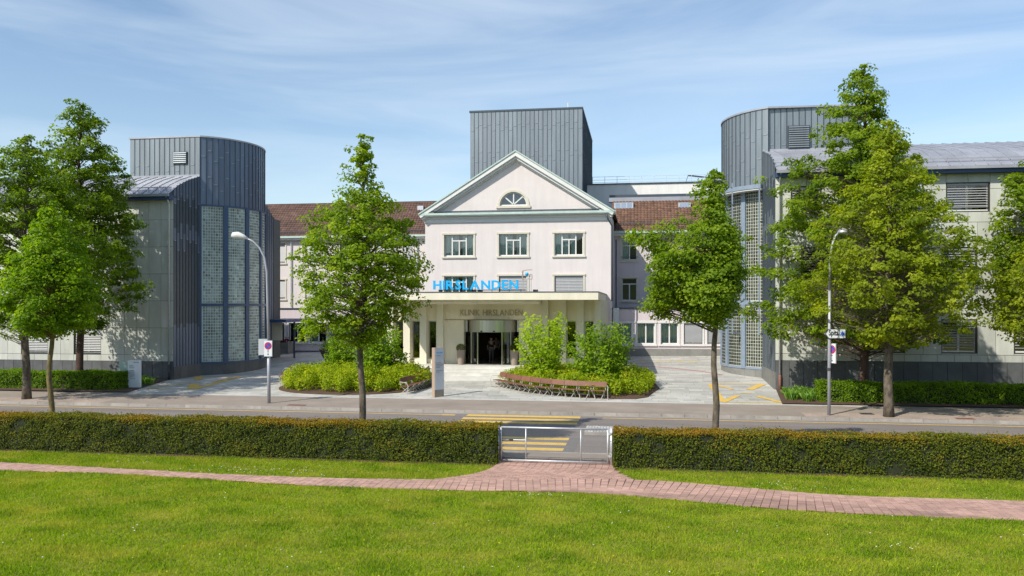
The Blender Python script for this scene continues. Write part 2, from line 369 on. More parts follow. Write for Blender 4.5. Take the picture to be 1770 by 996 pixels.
# painted markings
def strip(pts, w, lift=.006):
    s = M(); n = 0
    P = []
    for a, b in zip(pts, pts[1:]):
        a = Vector((a[0], a[1], 0)); b = Vector((b[0], b[1], 0)); d = b-a; k = max(1, int(d.length/.6)); u = Vector((-d.y, d.x, 0)).normalized()*w/2
        for i in range(k):
            p = a+d*i/k; q = a+d*(i+1)/k
            vs = [p-u, q-u, q+u, p+u]
            s.add([(v.x, v.y, gz(v.x, v.y)+lift) for v in vs], [(0,1,2,3)])
    return s
def line(name, pxs, w, m, lift=.008, **kw):
    return strip([og(*p) for p in pxs], w, lift).build(name, m, **kw)
mk = ob('pedestrian_crossing', None, road)
for i, yy in enumerate((28.6, 29.75, 30.9, 34.95, 35.95, 36.95)):
    x0, x1 = -7.75-.05*i*0, -2.6
    M().box(x0, x1, yy-.25, yy+.25, -.02, .005).build('crossing_stripe', ylw, mk)
M().box(-75, -8.6, 36.86, 36.98, -.02, .004).build('edge_line', ylw, road)
M().box(-8.9, -8.3, 36.78, 37.02, -.02, .0055).build('edge_line', ylw, road)
M().box(-1.6, 60, 36.86, 36.98, -.02, .004).build('edge_line', ylw, road)
for x0, x1 in ((2.5, 3.7), (5.1, 6.5), (9.2, 10.9), (-22, -19), (-14.4, -12.0)):
    M().box(x0, x1, 32.6, 32.75, -.02, .004).build('centre_line', whp, road)
M().box(-2.6, -2.2, 28.1, 31.3, -.02, .0035).build('tarmac_patch', mat('patch', (.17, .16, .15), .9), road)
cob = mat('cobble', (.45, .44, .42), .8, var=.1, tone=.25)
def island(x0, x1, y0, y1, flip, label):
    t = E('traffic_island', label, 'traffic island', 'traffic islands beside the crossing')
    prof = []
    for k in range(13):
        a = -PI/2+PI*k/12
        prof.append((math.cos(a), math.sin(a)))
    cx = x0 if flip > 0 else x1; cy = (y0+y1)/2
    poly = [(cx+flip*(x1-x0)*c_, cy+(y1-y0)/2*s_) for c_, s_ in prof]
    if flip < 0: poly = poly[::-1]
    M().prismZ(poly, -.05, .10).build('kerb', kerbm, t)
    inner = [(cx+(x-cx)*.9, cy+(y-cy)*.86) for x, y in poly]
    s = M(); n = 0
    xx = x0
    while xx < x1:
        yy = y0
        while yy < y1:
            u = abs((xx+.05-cx)/(x1-x0)); v = abs((yy+.05-cy)/((y1-y0)/2))
            if u*u*1.2+v*v*1.25 < 1:
                s.tone = rnd.uniform(.05, 1); s.box(xx, xx+.1, yy, yy+.1, .08, .125+rnd.uniform(-.004, .006))
            yy += .115
        xx += .115
    s.build('cobblestone', cob, t, kind='stuff')
    rebase(t, (cx, cy, 0))
island(-11.2, -8.3, 32.0, 33.7, -1, 'cobbled half-round traffic island left of the yellow crossing, behind the hedge')
island(-2.1, .35, 32.0, 33.7, 1, 'cobbled half-round traffic island right of the yellow crossing, behind the gate')

# forecourt markings
def bay(name, label_unused, segs, w):
    r_ = ob(name, None, fc)
    for k, sg in enumerate(segs):
        line('painted_line', sg[0], sg[1] if len(sg) > 1 else w, ylw, .009+.0012*k, parent=r_)
bay('marked_bay', '', [([(255, 671.5), (335, 673)],), ([(335, 673), (415, 651.5)], .4), ([(345, 651), (415, 651.5)],), ([(255, 671.5), (335, 662)],),
     ([(345, 651), (341, 657)], .5), ([(337, 664), (333, 672)], .6), ([(366, 661), (408, 653)],)], .16)
bay('marked_bay', '', [([(1228, 664), (1320, 664)],), ([(1250, 695.5), (1352, 696.5)],), ([(1228, 664), (1250, 695)], .3), ([(1250, 695), (1275, 684)], .32),
     ([(1280, 680), (1298, 681)], .18), ([(1295, 674), (1318, 664.5)], .4), ([(1238, 666), (1267, 673.5)], .22), ([(1308, 685), (1350, 696)], .3)], .16)
line('painted_line', [(1085, 632), (1120, 633.5), (1160, 636.5), (1205, 641), (1248, 648)], .14, redp, .009, parent=fc)
for a, b in ((1108, 1124), (1132, 1144), (1150, 1160), (1168, 1184), (1190, 1204)):
    line('painted_line', [(a, 620), (b, 620)], .3, ylw, .009, parent=fc)

# drain covers
def cover(px, py, w, d_, m, label):
    p = og(px, py); 
    s = M().box(-w/2, w/2, -d_/2, d_/2, -.05, .012)
    for i in range(5): s.box(-w/2+.05+i*w/5.6, -w/2+.09+i*w/5.6, -d_/2+.04, d_/2-.04, .01, .018)
    s.build('drain_cover', m, loc=p, label=label, category='drain cover')
rust = mat('rust_iron', (.2, .09, .06), .8, var=.3, scale=10)
cover(1498, 715.5, .55, .5, dkgrey, 'dark iron drain cover in the pavement left of the tree trunk by the sign post')
cover(1668, 724, .75, .45, rust, 'rusty iron cover in the far pavement at the right of the photo')
cover(513, 700.5, .9, .35, rust, 'rusty iron cover in the pavement right of the street lamp')

# ------------------------------------------------------------ brick path
north = [(-40, 799), (0, 800.6), (110, 806), (224, 813), (330, 818.5), (440, 824), (520, 826.5), (640, 828.5), (760, 829), (830, 826)]
def ptsw(L_): return [og(a, b, .02) for a, b in L_]
Nl = ptsw([(-150, 796), (0, 800.6), (224, 813), (440, 824), (600, 829), (760, 831), (900, 831), (1000, 829), (1100, 829), (1289, 845), (1440, 858.5), (1600, 863), (1770, 867.5), (1960, 874)])
Sl = ptsw([(-150, 811), (0, 814), (200, 819), (440, 834.6), (600, 843.5), (760, 849), (900, 849.5), (1000, 851), (1100, 859.5), (1289, 876.5), (1440, 887), (1600, 895.5), (1770, 901), (1960, 909)])
def interp(L_, X):
    for a, b in zip(L_, L_[1:]):
        if a.x <= X <= b.x: return a.y+(b.y-a.y)*(X-a.x)/(b.x-a.x)
    return L_[0].y if X < L_[0].x else L_[-1].y
gx0, gx1 = xa(858, 25.4), xa(1058, 25.4)
def smooth(f, X, k=1.2): return sum(f(X+d*k) for d in (-1, -.5, 0, .5, 1))/5
def pn(X): return smooth(lambda x: interp(Nl, x), X)
def ps(X): return smooth(lambda x: interp(Sl, x), X)
path = M()
xs = [Nl[0].x+i*.5 for i in range(int((Nl[-1].x-Nl[0].x)/.5))]
for a, b in zip(xs, xs[1:]): path.quad((a, ps(a), .034), (b, ps(b), .034), (b, pn(b), .034), (a, pn(a), .034))
def apron_l(Y): t = (Y-22.2)/3.6; return gx0-2.7*max(0, 1-t)**3
def apron_r(Y): t = (Y-22.2)/3.6; return gx1+.1+3.2*max(0, 1-t)**3
ys = [22.0+i*.4 for i in range(12)]
for a, b in zip(ys, ys[1:]): path.quad((apron_l(a), a, .036), (apron_r(a), a, .036), (apron_r(b), b, .036), (apron_l(b), b, .036))
path = path.build('brick_path', brickj, kind='structure')
bl = []
BW, BD = .205, .105
def mid(x): return (pn(x)+ps(x))/2
x = -29.5
while x < 24:
    sl = (mid(x+.4)-mid(x-.4))/.8; an = math.atan(sl); w = (pn(x)-ps(x))*math.cos(an); nr = max(4, round(w/BD))
    off = rnd.uniform(-.012, .012)
    for k in range(nr):
        q = (k-nr/2)*BD+off*.5
        bl.append((x-math.sin(an)*q, mid(x)+math.cos(an)*q, an))
    x += BW*math.cos(an)
yy = 22.2
while yy < 25.9:
    xx = apron_l(yy)
    while xx < apron_r(yy)-.1:
        if yy > pn(xx+.1)-.02: bl.append((xx, yy, 0))
        xx += BW
    yy += BD
def bd(b): return math.hypot(b[0], b[1])
vis = [b for b in bl if abs((b[0]*_c+b[1]*_s)/(-b[0]*_s+b[1]*_c)) < .62]
vis.sort(key=bd); near = set(vis[:300])
bmesh_ = M().box(.006, BW-.006, .003, BD-.003, 0, .05).mesh('brick', brick)
s = M()
for b in bl:
    dz = rnd.uniform(-.003, .003)
    if b in near: ob('brick', bmesh_, path, (b[0], b[1], .004+dz), b[2])
    else:
        s.tone = rnd.uniform(.05, 1); z = .054+dz; ca, sa = math.cos(b[2]), math.sin(b[2])
        c4 = [(b[0]+u*ca-v*sa, b[1]+u*sa+v*ca) for u, v in ((.006, .003), (BW-.006, .003), (BW-.006, BD-.003), (.006, BD-.003))]
        s.add([(a, c, z) for a, c in c4]+[(a, c, z-.03) for a, c in c4], [(0,1,2,3), (4,5,1,0), (5,6,2,1), (6,7,3,2), (7,4,0,3)])
s.build('brick', brick, path, kind='stuff')
# bare earth beside the gate and under the near hedges
M().box(-34, 31, 25.3, 26.55, -.05, .05).build('hedge_soil', soil, kind='structure')

# ------------------------------------------------------------ buildings: shared pieces
def wall_holes(s, x0, x1, z0, z1, y, holes, reveal=.22):
    """front-facing wall at y with rectangular openings, their reveals going back"""
    xs = sorted({x0, x1, *[h[0] for h in holes], *[h[1] for h in holes]}); zs = sorted({z0, z1, *[h[2] for h in holes], *[h[3] for h in holes]})
    xs = [x for x in xs if x0 <= x <= x1]; zs = [z for z in zs if z0 <= z <= z1]
    for a, b in zip(xs, xs[1:]):
        for c, d in zip(zs, zs[1:]):
            mx_, mz_ = (a+b)/2, (c+d)/2
            if any(h[0] < mx_ < h[1] and h[2] < mz_ < h[3] for h in holes): continue
            s.quad((a, y, c), (b, y, c), (b, y, d), (a, y, d))
    for a, b, c, d in holes:
        r = y+reveal
        s.quad((a, y, c), (b, y, c), (b, r, c), (a, r, c)); s.quad((a, r, d), (b, r, d), (b, y, d), (a, y, d))
        s.quad((a, y, c), (a, r, c), (a, r, d), (a, y, d)); s.quad((b, r, c), (b, y, c), (b, y, d), (b, r, d))
    return s
def slats(s, x0, x1, y, z0, z1, pitch, tilt=.6):
    z = z1
    while z > z0+pitch*.4:
        s.quad((x0, y, z-pitch*tilt), (x1, y, z-pitch*tilt), (x1, y+pitch*.35, z), (x0, y+pitch*.35, z)); z -= pitch
    return s
_wc = {}
def window(parent, x0, x1, z0, z1, y, style='cross', surround=surr, frame=trimw, blind=0, cur='full', open_=False, sill=True, bpitch=.085, btilt=.8, label=None):
    """one window: the object is the stone surround; frame, panes, curtains and blind are its sub-parts"""
    w, h = x1-x0, z1-z0
    key = (round(w, 2), round(h, 2), style, surround.name if surround else '', frame.name, round(blind, 2), cur, open_, bpitch, btilt)
    if key not in _wc:
        r = {}
        s = M(); t = .13
        if surround:
            s.box(-t, 0, -.05, .24, -.02, h+.0); s.box(w, w+t, -.05, .24, -.02, h+.0); s.box(-t-.04, w+t+.04, -.08, .24, h+.002, h+t)
            s.box(-t-.05, w+t+.05, -.11, .24, -t-.01, -.022)
        else:
            s.box(0, .05, .02, .2, 0, h); s.box(w-.05, w, .02, .2, 0, h); s.box(.052, w-.052, .02, .2, h-.05, h); s.box(.052, w-.052, .0, .2, 0, .05)
        r['window'] = s.mesh('window', surround or bronze)
        f = M(); ft = .065; y0, y1 = .14, .2
        a = 0 if surround else .052
        f.box(a, a+ft, y0, y1, a, h-a); f.box(w-a-ft, w-a, y0, y1, a, h-a); f.box(a+ft, w-a-ft, y0, y1, h-a-ft, h-a); f.box(a+ft, w-a-ft, y0, y1, a, a+ft*1.3)
        if style == 'cross':      # wide side lights, transom and middle post
            for q in (.26, .74): f.box(w*q-.045, w*q+.045, y0-.01, y1, a+ft*1.3, h-a-ft)
            f.box(w*.26+.045, w*.74-.045, y0-.01, y1, h*.72-.045, h*.72+.045); f.box(w*.5-.04, w*.5+.04, y0-.008, y1, a+ft*1.3, h*.72-.045)
        elif style == 'double':
            f.box(w*.5-.05, w*.5+.05, y0-.01, y1, a+ft*1.3, h-a-ft)
        elif style == 'transom':
            f.box(a+ft, w-a-ft, y0-.01, y1, h*.74-.04, h*.74+.04); f.box(w*.5-.045, w*.5+.045, y0-.012, y1, a+ft*1.3, h*.74-.04)
        r['frame'] = f.mesh('frame', frame)
        r['pane'] = M().quad((a, .17, a), (w-a, .17, a), (w-a, .17, h-a), (a, .17, h-a)).mesh('pane', glass)
        rm = M(); D = 1.6      # shallow dark room behind
        rm.quad((0, D, 0), (w, D, 0), (w, D, h), (0, D, h)); rm.quad((0, .21, 0), (w, .21, 0), (w, D, 0), (0, D, 0)); rm.quad((0, .21, h), (w, .21, h), (w, D, h), (0, D, h))
        rm.quad((0, .21, 0), (0, D, 0), (0, D, h), (0, .21, h)); rm.quad((w, .21, 0), (w, D, 0), (w, D, h), (w, .21, h))
        r['room'] = rm.mesh('room', darkin)
        if cur:
            c = M()
            spans = {'full': [(0, .44), (.56, 1)], 'sides': [(0, .25), (.75, 1)], 'left': [(0, .42)], 'mix': [(0, .24), (.26, .47), (.6, .73), (.76, 1)], 'one': [(0, .24), (.28, .47), (.56, .73)]}[cur]
            for p, q in spans:
                n = max(4, int((q-p)*w/.05)); pr = None
                for i in range(n+1):
                    x = (p+(q-p)*i/n)*w; yy = .30+.03*math.sin(i*1.7)
                    if pr: c.quad((pr[0], pr[1], .03), (x, yy, .03), (x, yy, h-.03), (pr[0], pr[1], h-.03))
                    pr = (x, yy)
            r['curtain'] = c.mesh('curtain', curtain)
        if blind:
            b = M(); zb = h-(h-.1)*blind
            slats(b, a+.03, w-a-.03, .05, zb, h-a-.1, bpitch, btilt); b.box(a+.02, w-a-.02, .04, .1, zb-.03, zb+.01); b.box(a+.02, w-a-.02, .03, .11, h-a-.1, h-a)
            r['blind'] = b.mesh('blind', blindm)
        _wc[key] = r
    r = _wc[key]
    o = ob('window', r['window'], parent, (x0, y, z0))
    if label: o['label'] = label
    for k in ('frame', 'pane', 'room', 'curtain', 'blind'):
        if k in r: ob(k, r[k], o)
    return o

# ------------------------------------------------------------ central block with the pediment
XC = -9.36; YF = 60.6
cx0, cx1 = xa(735, YF), xa(1056, YF)
cb = E('central_building', 'three-storey pale pink house with a triangular pediment and half-round window in the middle', 'building')
def zf_(py): return za(886, py, YF)
wins = []
for (a, b) in ((768, 818.5), (862.5, 911.5), (958.5, 1008)):
    wins.append((xa(a, YF), xa(b, YF), zf_(442.5), zf_(404.5)))
    wins.append((xa(a, YF), xa(b, YF), zf_(514), zf_(477)))
z_e = zf_(371); z_g = zf_(383.5)
s = M(); wall_holes(s, cx0, cx1, 1.0, z_e, YF, wins)
s.quad((cx1, YF, 1), (cx1, YF+12, 1), (cx1, YF+12, z_e), (cx1, YF, z_e)); s.quad((cx0, YF+12, 1), (cx0, YF, 1), (cx0, YF, z_e), (cx0, YF+12, z_e)); s.quad((cx1, YF+12, 1), (cx0, YF+12, 1), (cx0, YF+12, z_e), (cx1, YF+12, z_e))
s.build('wall', render, cb)
curs = ['mix', 'mix', 'one']
for i, w_ in enumerate(wins):
    k = i//2
    if i % 2 == 0: window(cb, *w_, YF, 'cross', cur=curs[k], label=None if k < 2 else 'window with its right light open')
    else: window(cb, *w_, YF, 'cross', cur='mix' if k == 0 else 'sides', blind=0 if k == 0 else .78, bpitch=.11)
# frieze and cornice
s = M(); s.box(cx0-.06, cx1+.06, YF-.06, YF+.4, z_g, z_e-.08); s.box(cx0-.14, cx1+.14, YF-.14, YF+.4, z_g+.28, z_e-.085); s.build('frieze', trimw, cb)
M().box(cx0-.32, cx1+.32, YF-.5, YF+.5, z_e-.08, z_e+.09).build('cornice', trimw, cb)
s = M(); s.box(cx0-.36, cx1+.36, YF-.56, YF-.44, z_e-.02, z_e+.14); s.build('gutter', copper, cb)
s = M()
s.bar((cx0+.3, YF-.36, z_e+.27), (cx1-.3, YF-.36, z_e+.27), .05)
x = cx0+.4
while x < cx1-.3: s.box(x, x+.04, YF-.4, YF-.3, z_e+.1, z_e+.3); x += 1.2
s.build('snow_rail', zincd, cb)
M().add([(cx0-.3, YF-.44, z_e+.13), (cx1+.3, YF-.44, z_e+.13), (cx1+.3, YF+.02, z_e+.3), (cx0-.3, YF+.02, z_e+.3)], [(0,1,2,3)]).build('cornice_sheet', zincd, cb)
# pediment gable
apx = (cx0+cx1)/2; z_ap = zf_(262)
ax0, ax1 = xa(727, YF), xa(1062, YF); ovh = .32
tym = M(); tz0 = z_e+.1; ins = .9
cxw, czw, rw = xa(887.5, YF), zf_(356), (xa(914, YF)-xa(861, YF))/2-.12
def gable_z(x): return z_e+.08+(z_ap-.30-z_e-.08)*(1-abs(x-apx)/((ax1-ax0)/2-.2))
# tympanum with the arched opening: radial fan between opening and gable outline
n = 24; inner = [(cxw+rw*math.cos(PI*k/n), czw+rw*math.sin(PI*k/n)) for k in range(n+1)]
xs_t = sorted({ax0+.2, ax1-.2, apx, *[p_[0] for p_ in inner]})
def arch(x): return czw+math.sqrt(max(0, rw*rw-(x-cxw)**2))
for a, b in zip(xs_t, xs_t[1:]):
    ins_ = abs((a+b)/2-cxw) < rw
    za0, zb0 = (arch(a), arch(b)) if ins_ else (tz0, tz0)
    tym.quad((a, YF-.02, za0), (b, YF-.02, zb0), (b, YF-.02, max(zb0, gable_z(b))), (a, YF-.02, max(za0, gable_z(a))))
    if ins_: tym.quad((a, YF-.02, tz0), (b, YF-.02, tz0), (b, YF-.02, czw), (a, YF-.02, czw)); tym.quad((a, YF-.02, za0), (a, YF+.25, za0), (b, YF+.25, zb0), (b, YF-.02, zb0))
tym.build('pediment', render, cb)
# raking cornices in three steps
s = M(); g = M()
for sg in (-1, 1):
    ex = ax0-.05 if sg < 0 else ax1+.05
    A = Vector((ex, 0, z_e+.1)); B = Vector((apx, 0, z_ap))
    d = (B-A).normalized(); up = Vector((-d.z, 0, d.x)) if sg < 0 else Vector((d.z, 0, -d.x))
    if up.z < 0: up = -up
    def band(t0, t1, y0, m_):
        p = [A-up*t1, A-up*t0, B-Vector((0,0,1))*(t0/up.z), B-Vector((0,0,1))*(t1/up.z)]
        q = [(v.x, v.z) for v in p]
        m_.prismY(q, y0, YF+.05)
    band(.0, .085, YF-.62, g); band(.087, .36, YF-.55, s); band(.363, .52, YF-.36, s); band(.523, .62, YF-.16, s)
s.build('raking_cornice', trimw, cb); g.build('roof_edge', copper, cb)
# gable roof behind
s = M()
for sg in (-1, 1):
    ex = ax0-.05 if sg < 0 else ax1+.05
    s.quad((ex, YF-.6, z_e+.1-.02), (apx, YF-.6, z_ap-.02), (apx, YF+12, z_ap-.02), (ex, YF+12, z_e+.1-.02))
s.build('roof', tiled, cb)
# half-round window
aw = M(); pts_o = [(cxw+(rw+.17)*math.cos(PI*k/n), czw+(rw+.17)*math.sin(PI*k/n)) for k in range(n+1)]
for k in range(n):
    a, b, c, d = inner[k], inner[k+1], pts_o[k+1], pts_o[k]
    aw.add([(a[0], YF-.08, a[1]), (b[0], YF-.08, b[1]), (c[0], YF-.08, c[1]), (d[0], YF-.08, d[1]), (a[0], YF+.1, a[1]), (b[0], YF+.1, b[1]), (c[0], YF+.1, c[1]), (d[0], YF+.1, d[1])],
           [(0,1,2,3), (3,2,6,7), (1,0,4,5), (0,3,7,4), (2,1,5,6)])
aw.box(cxw-rw-.26, cxw+rw+.26, YF-.12, YF+.1, czw-.17, czw-.004)
awo = aw.build('arched_window', surr, cb)
f = M()
for k in range(n):
    a, b = PI*k/n, PI*(k+1)/n
    f.prismY([(cxw+rw*math.cos(a), czw+rw*math.sin(a)), (cxw+rw*math.cos(b), czw+rw*math.sin(b)), (cxw+(rw-.08)*math.cos(b), czw+(rw-.08)*math.sin(b)), (cxw+(rw-.08)*math.cos(a), czw+(rw-.08)*math.sin(a))], YF+.08, YF+.14)
f.box(cxw-rw, cxw+rw, YF+.07, YF+.14, czw, czw+.1)
for a in (45, 90, 135): f.bar((cxw, YF+.105, czw+.1), (cxw+(rw-.04)*math.cos(math.radians(a)), YF+.105, czw+(rw-.04)*math.sin(math.radians(a))), .085)
f.build('frame', trimw, awo)
M().add([(x, YF+.12, z) for x, z in inner], [tuple(range(n+1))]).build('pane', glass, awo)
M().box(cxw-rw-.1, cxw+rw+.1, YF+.8, YF+.9, czw-.3, czw+rw+.2).build('room', mat('sky_reflection_blue', (.36, .46, .62), .9), awo)  # blue backing: the sky's reflection in the pane put into its colour
# downpipe at the right corner
s = M().tube([(cx1-.35, YF-.42, z_e-.1), (cx1-.2, YF-.35, z_e-.5), (cx1+.08, YF-.1, z_e-.95), (cx1+.08, YF-.1, z_e-1.4), (cx1+.08, YF-.1, 5.3)], .055, 8)
s.build('downpipe', zincd, cb, smooth=True)
rebase(cb, (XC, YF, 1.0))

# ------------------------------------------------------------ zinc lift tower behind
tb = E('zinc_tower', 'tall grey zinc-clad tower rising behind the pediment', 'tower')
YT0, YT1 = 68.0, 82.0
tx0, tx1 = xa(812.5, YT0), xa(1006.5, YT0); tz = za(1000, 186, YT0)
M().box(tx0+.03, tx1-.03, YT0+.03, YT1, 8, tz-.05).build('core', zincd, tb)
_pc = {}
zclip = mat('zinc_clip_glint', (.27, .31, .35), .5, metal=.3)  # lap clips, paler so that their colour carries the glints
def zpanel(w, z0, z1, m, laps):
    key = (round(w, 3), round(z0, 2), round(z1, 2), m.name, laps)
    if key not in _pc:
        s = M(); zs = [z0]+[z for z in laps if z0+.3 < z < z1-.3]+[z1]
        for k, (a, b) in enumerate(zip(zs, zs[1:])):
            s.add([(.02, -.012, a), (w-.02, -.012, a), (w-.02, -.006, b), (.02, -.006, b), (.02, .02, a), (w-.02, .02, a), (w-.02, .02, b), (.02, .02, b)], [(0,1,2,3), (4,5,1,0), (0,3,7,4), (1,5,6,2)])
        nf = len(s.f)
        s.box(w-.010, w+.010, -.04, .0, z0, z1); ns_ = len(s.f)
        for k, z in enumerate(laps):
            if z0+.3 < z < z1-.3: s.box(w*.2, w*.8, -.03, 0, z-.04, z+.01)
        me = s.mesh('zinc_panel', m); me.materials.append(zincd); me.materials.append(zclip)
        for i_, p_ in enumerate(me.polygons): p_.material_index = 0 if i_ < nf else 1 if i_ < ns_ else 2
        _pc[key] = me
    return _pc[key]
def clad(parent, p0, p1, z0, z1, m, n, laps=((9.2, 11.6, 14.2, 17.4, 19.6), (8.6, 11.9, 14.6, 17.0, 19.9), (9.4, 12.3, 13.8, 17.8, 20.1)), ztop=None, skip=None):
    """cladding panels from p0 to p1, facing the side on the right hand of the reader's view (outward = rotate +x direction to -y)"""
    d = Vector((p1[0]-p0[0], p1[1]-p0[1])); w = d.length/n; a = math.atan2(d.y, d.x)
    for i in range(n):
        q = (p0[0]+d.x*i/n, p0[1]+d.y*i/n)
        zt = ztop(i, n) if ztop else z1
        if skip and skip(i): continue
        ob('zinc_panel', zpanel(w, z0, zt, m, laps[(i*7+i//3) % len(laps)]), parent, (q[0], q[1], 0), a)
clad(tb, (tx0, YT0), (tx1, YT0), 8, tz-.1, zinc, 26)
clad(tb, (tx1, YT0), (tx1, YT1), 8, tz-.1, zinc, 34)
M().box(tx0-.06, tx1+.06, YT0-.06, YT1+.06, tz-.1, tz+.04).build('coping', zincd, tb)
M().tube([(tx1-1.2, YT0+.5, tz), (tx1-1.2, YT0+.5, tz+.55)], .05, 6).build('roof_vent', trimw, tb)
rebase(tb, ((tx0+tx1)/2, YT0, 8))

# ------------------------------------------------------------ old wings left and right
def tileroof(parent, x0, x1, ya, za_, yb, zb_, m, tw=.27, rows=17):
    s = M(); d = Vector((0, yb-ya, zb_-za_)); L_ = d.length; d.normalize(); nrm = Vector((0, -d.z, d.y)); rl = L_/rows
    n = int((x1-x0)/tw)
    for r in range(rows):
        for i in range(n):
            x = x0+i*tw; base = Vector((0, ya, za_))+d*(r*rl)
            s.tone = min(1, max(.02, rnd.gauss(.5, .22))); j = rnd.uniform(-.004, .004)
            pr = [(0, .0), (tw*.25, .035), (tw*.6, .045), (tw*.85, .01), (tw, .0)]
            lo = [base+nrm*(h+.045+j)+Vector((x+u, 0, 0)) for u, h in pr]; hi = [base+d*(rl*1.08)+nrm*(h+.01)+Vector((x+u, 0, 0)) for u, h in pr]
            bt = [base+nrm*(-.01)+Vector((x+u, 0, 0)) for u, h in pr]
            s.add(lo+hi+bt, [(k, k+1, k+6, k+5) for k in range(4)]+[(10+k, 11+k, k+1, k) for k in range(4)])
    s.build('roof_tile', m, parent, kind='stuff')
    M().quad((x0, ya, za_), (x1, ya, za_), (x1, yb, zb_), (x0, yb, zb_)).build('roof_underlay', joint, parent)
YW, YX = 67.4, 65.3
z_we = 10.9
YX = 62.8
# right wing
rw_ = E('right_old_wing', 'pale pink wing with reddish brown tiled roof right of the pedimented house', 'building')
X0, X1 = cx1, xa(1300, YW)
uw = []
for a, b in ((1075, 1101), (1128, 1154), (1182, 1208)):
    uw.append((xa(a, YW), xa(b, YW), za(a, 450, YW), za(a, 416, YW))); uw.append((xa(a, YW), xa(b, YW), za(a, 520, YW), za(a, 481, YW)))
s = M(); wall_holes(s, X0, X1, 1, z_we, YW, uw); s.build('wall', render_s, rw_)
for i, w_ in enumerate(uw): window(rw_, *w_, YW, 'transom', cur='left' if i % 2 == 0 else None, blind=0)
for w_ in uw[::2]:
    M().bar((w_[0]-.1, YW-.12, w_[2]+.25), (w_[1]+.1, YW-.12, w_[2]+.25), .03).build('window_rail', zincd, rw_)
zt = za(1180, 346, YW+3.3)
tileroof(rw_, X0-.2, X1, YW-.45, z_we+.02, YW+3.3, zt, tile)
M().box(X0-.1, X1, YW-.6, YW-.4, z_we-.12, z_we+.06).build('gutter', copper, rw_)
M().box(X0, X1, YW-.42, YW+.1, z_we-.3, z_we-.13).build('eaves', trimw, rw_)
s = M(); x = X0+.5
while x < X1: s.box(x, x+.03, YW+.1, YW+.16, z_we+.6, z_we+.85); x += 1.1
s.bar((X0+.6, YW+.1, z_we+.8), (X1, YW+.1, z_we+.8), .03); s.bar((X0+.6, YW+.1, z_we+.7), (X1, YW+.1, z_we+.7), .03); s.build('snow_rail', zincd, rw_)
# skylights
for a, b in ((1063, 1093), (1174, 1192)):
    y_ = YW+2.35; z_ = za(a, 362, y_)
    w1, w2 = xa(a, y_), xa(b, y_)
    sk = M().box(w1-.08, w2+.08, y_-.05, y_+.9, z_-.1, z_+.55).build('skylight', galv, rw_)
    n = 3 if b-a > 20 else 1
    for k in range(n):
        q0, q1 = w1+(w2-w1)*k/n+.05, w1+(w2-w1)*(k+1)/n-.05
        M().quad((q0, y_-.06, z_), (q1, y_-.06, z_), (q1, y_-.06, z_+.5), (q0, y_-.06, z_+.5)).build('pane', mat('sky_glass', (.3, .38, .5), .1), sk)
M().box(X0-.5, X1, YW+3.2, YW+4.0, zt-.05, zt+.3).build('ridge_flashing', zroof, rw_)
M().box(X0-.5, X1, YW+3.9, YW+4.1, zt+.2, zt+.62).build('upper_gutter', zincd, rw_)
# ground floor extension of the right wing
ex = []
for a, b in ((1064, 1092), (1101, 1131.5), (1142, 1172), (1182, 1214), (1222.5, 1255)):
    ex.append((xa(a, YX), xa(b, YX), za(a, 595, YX), za(a, 558.5, YX)))
zx = za(1150, 534.5, YX)
s = M(); wall_holes(s, X0-1, X1, za(1150, 603, YX), zx, YX, ex, .2); s.build('ground_floor_wall', render_s, rw_)
M().box(X0-1, X1, YX-.03, YX+.1, .7, za(1150, 603, YX)-.002).build('plinth', plinthl, rw_)
M().box(X0-1, X1, YX-.08, YW, zx+.002, zx+.1).build('flat_roof', zincd, rw_)
for i, w_ in enumerate(ex):
    window(rw_, *w_, YX, 'double', cur='full' if i < 3 else None, surround=trimw, blind=.97 if i > 2 else 0, btilt=1.0)
s = M().tube([(cx1+.3, YX+.5, 10), (cx1+.3, YX+.5, zx+.1)], .06, 8).build('downpipe', zincd, rw_)
M().box(cx1+.1, cx1+.55, YX-.3, YX-.05, 3.4, 4.8).build('meter_box', galv, rw_)
rebase(rw_, (X0, YX, .9))
# set-back storey with roof railing
sb = E('setback_storey', 'plain white set-back storey with a thin roof railing behind the tiled roof', 'building')
YS = 74.0
a0, a1 = xa(1024, YS), xa(1262, YS); zt2 = za(1150, 317, YS)
M().box(a0-3, a1, YS, YS+8, 10, zt2).build('wall', render_w, sb)
M().box(a0-3.1, a1+.1, YS-.1, YS+8.1, zt2, zt2+.09).build('coping', zincd, sb)
s = M(); hr = za(1150, 302.5, YS)-zt2
n = 11
for i in range(n+1):
    x = a0+(a1-a0)*i/n; s.box(x-.02, x+.02, YS+.3, YS+.34, zt2, zt2+hr)
for q in (.32, .62, 1): s.bar((a0, YS+.32, zt2+hr*q), (a1, YS+.32, zt2+hr*q), .03)
s.build('railing', galv, sb)
# raised roof hatch structure at the right
h0, h1 = xa(1222, YS), a1
M().box(h0, h1, YS+.8, YS+4, zt2+.3, zt2+.6).build('roof_slab', zroof, sb)
s = M(); s.bar((xa(1190, YS), YS+.6, zt2+hr), (h0+.2, YS+.6, zt2+.5), .12); s.bar((xa(1186, YS), YS+.6, zt2+.1), (xa(1190, YS), YS+.6, zt2+hr), .05); s.build('stair_stringer', zincd, sb)
rebase(sb, (a0, YS, 10))
YW, YX = 74.0, 72.0; z_we = za(600, 409, YW)
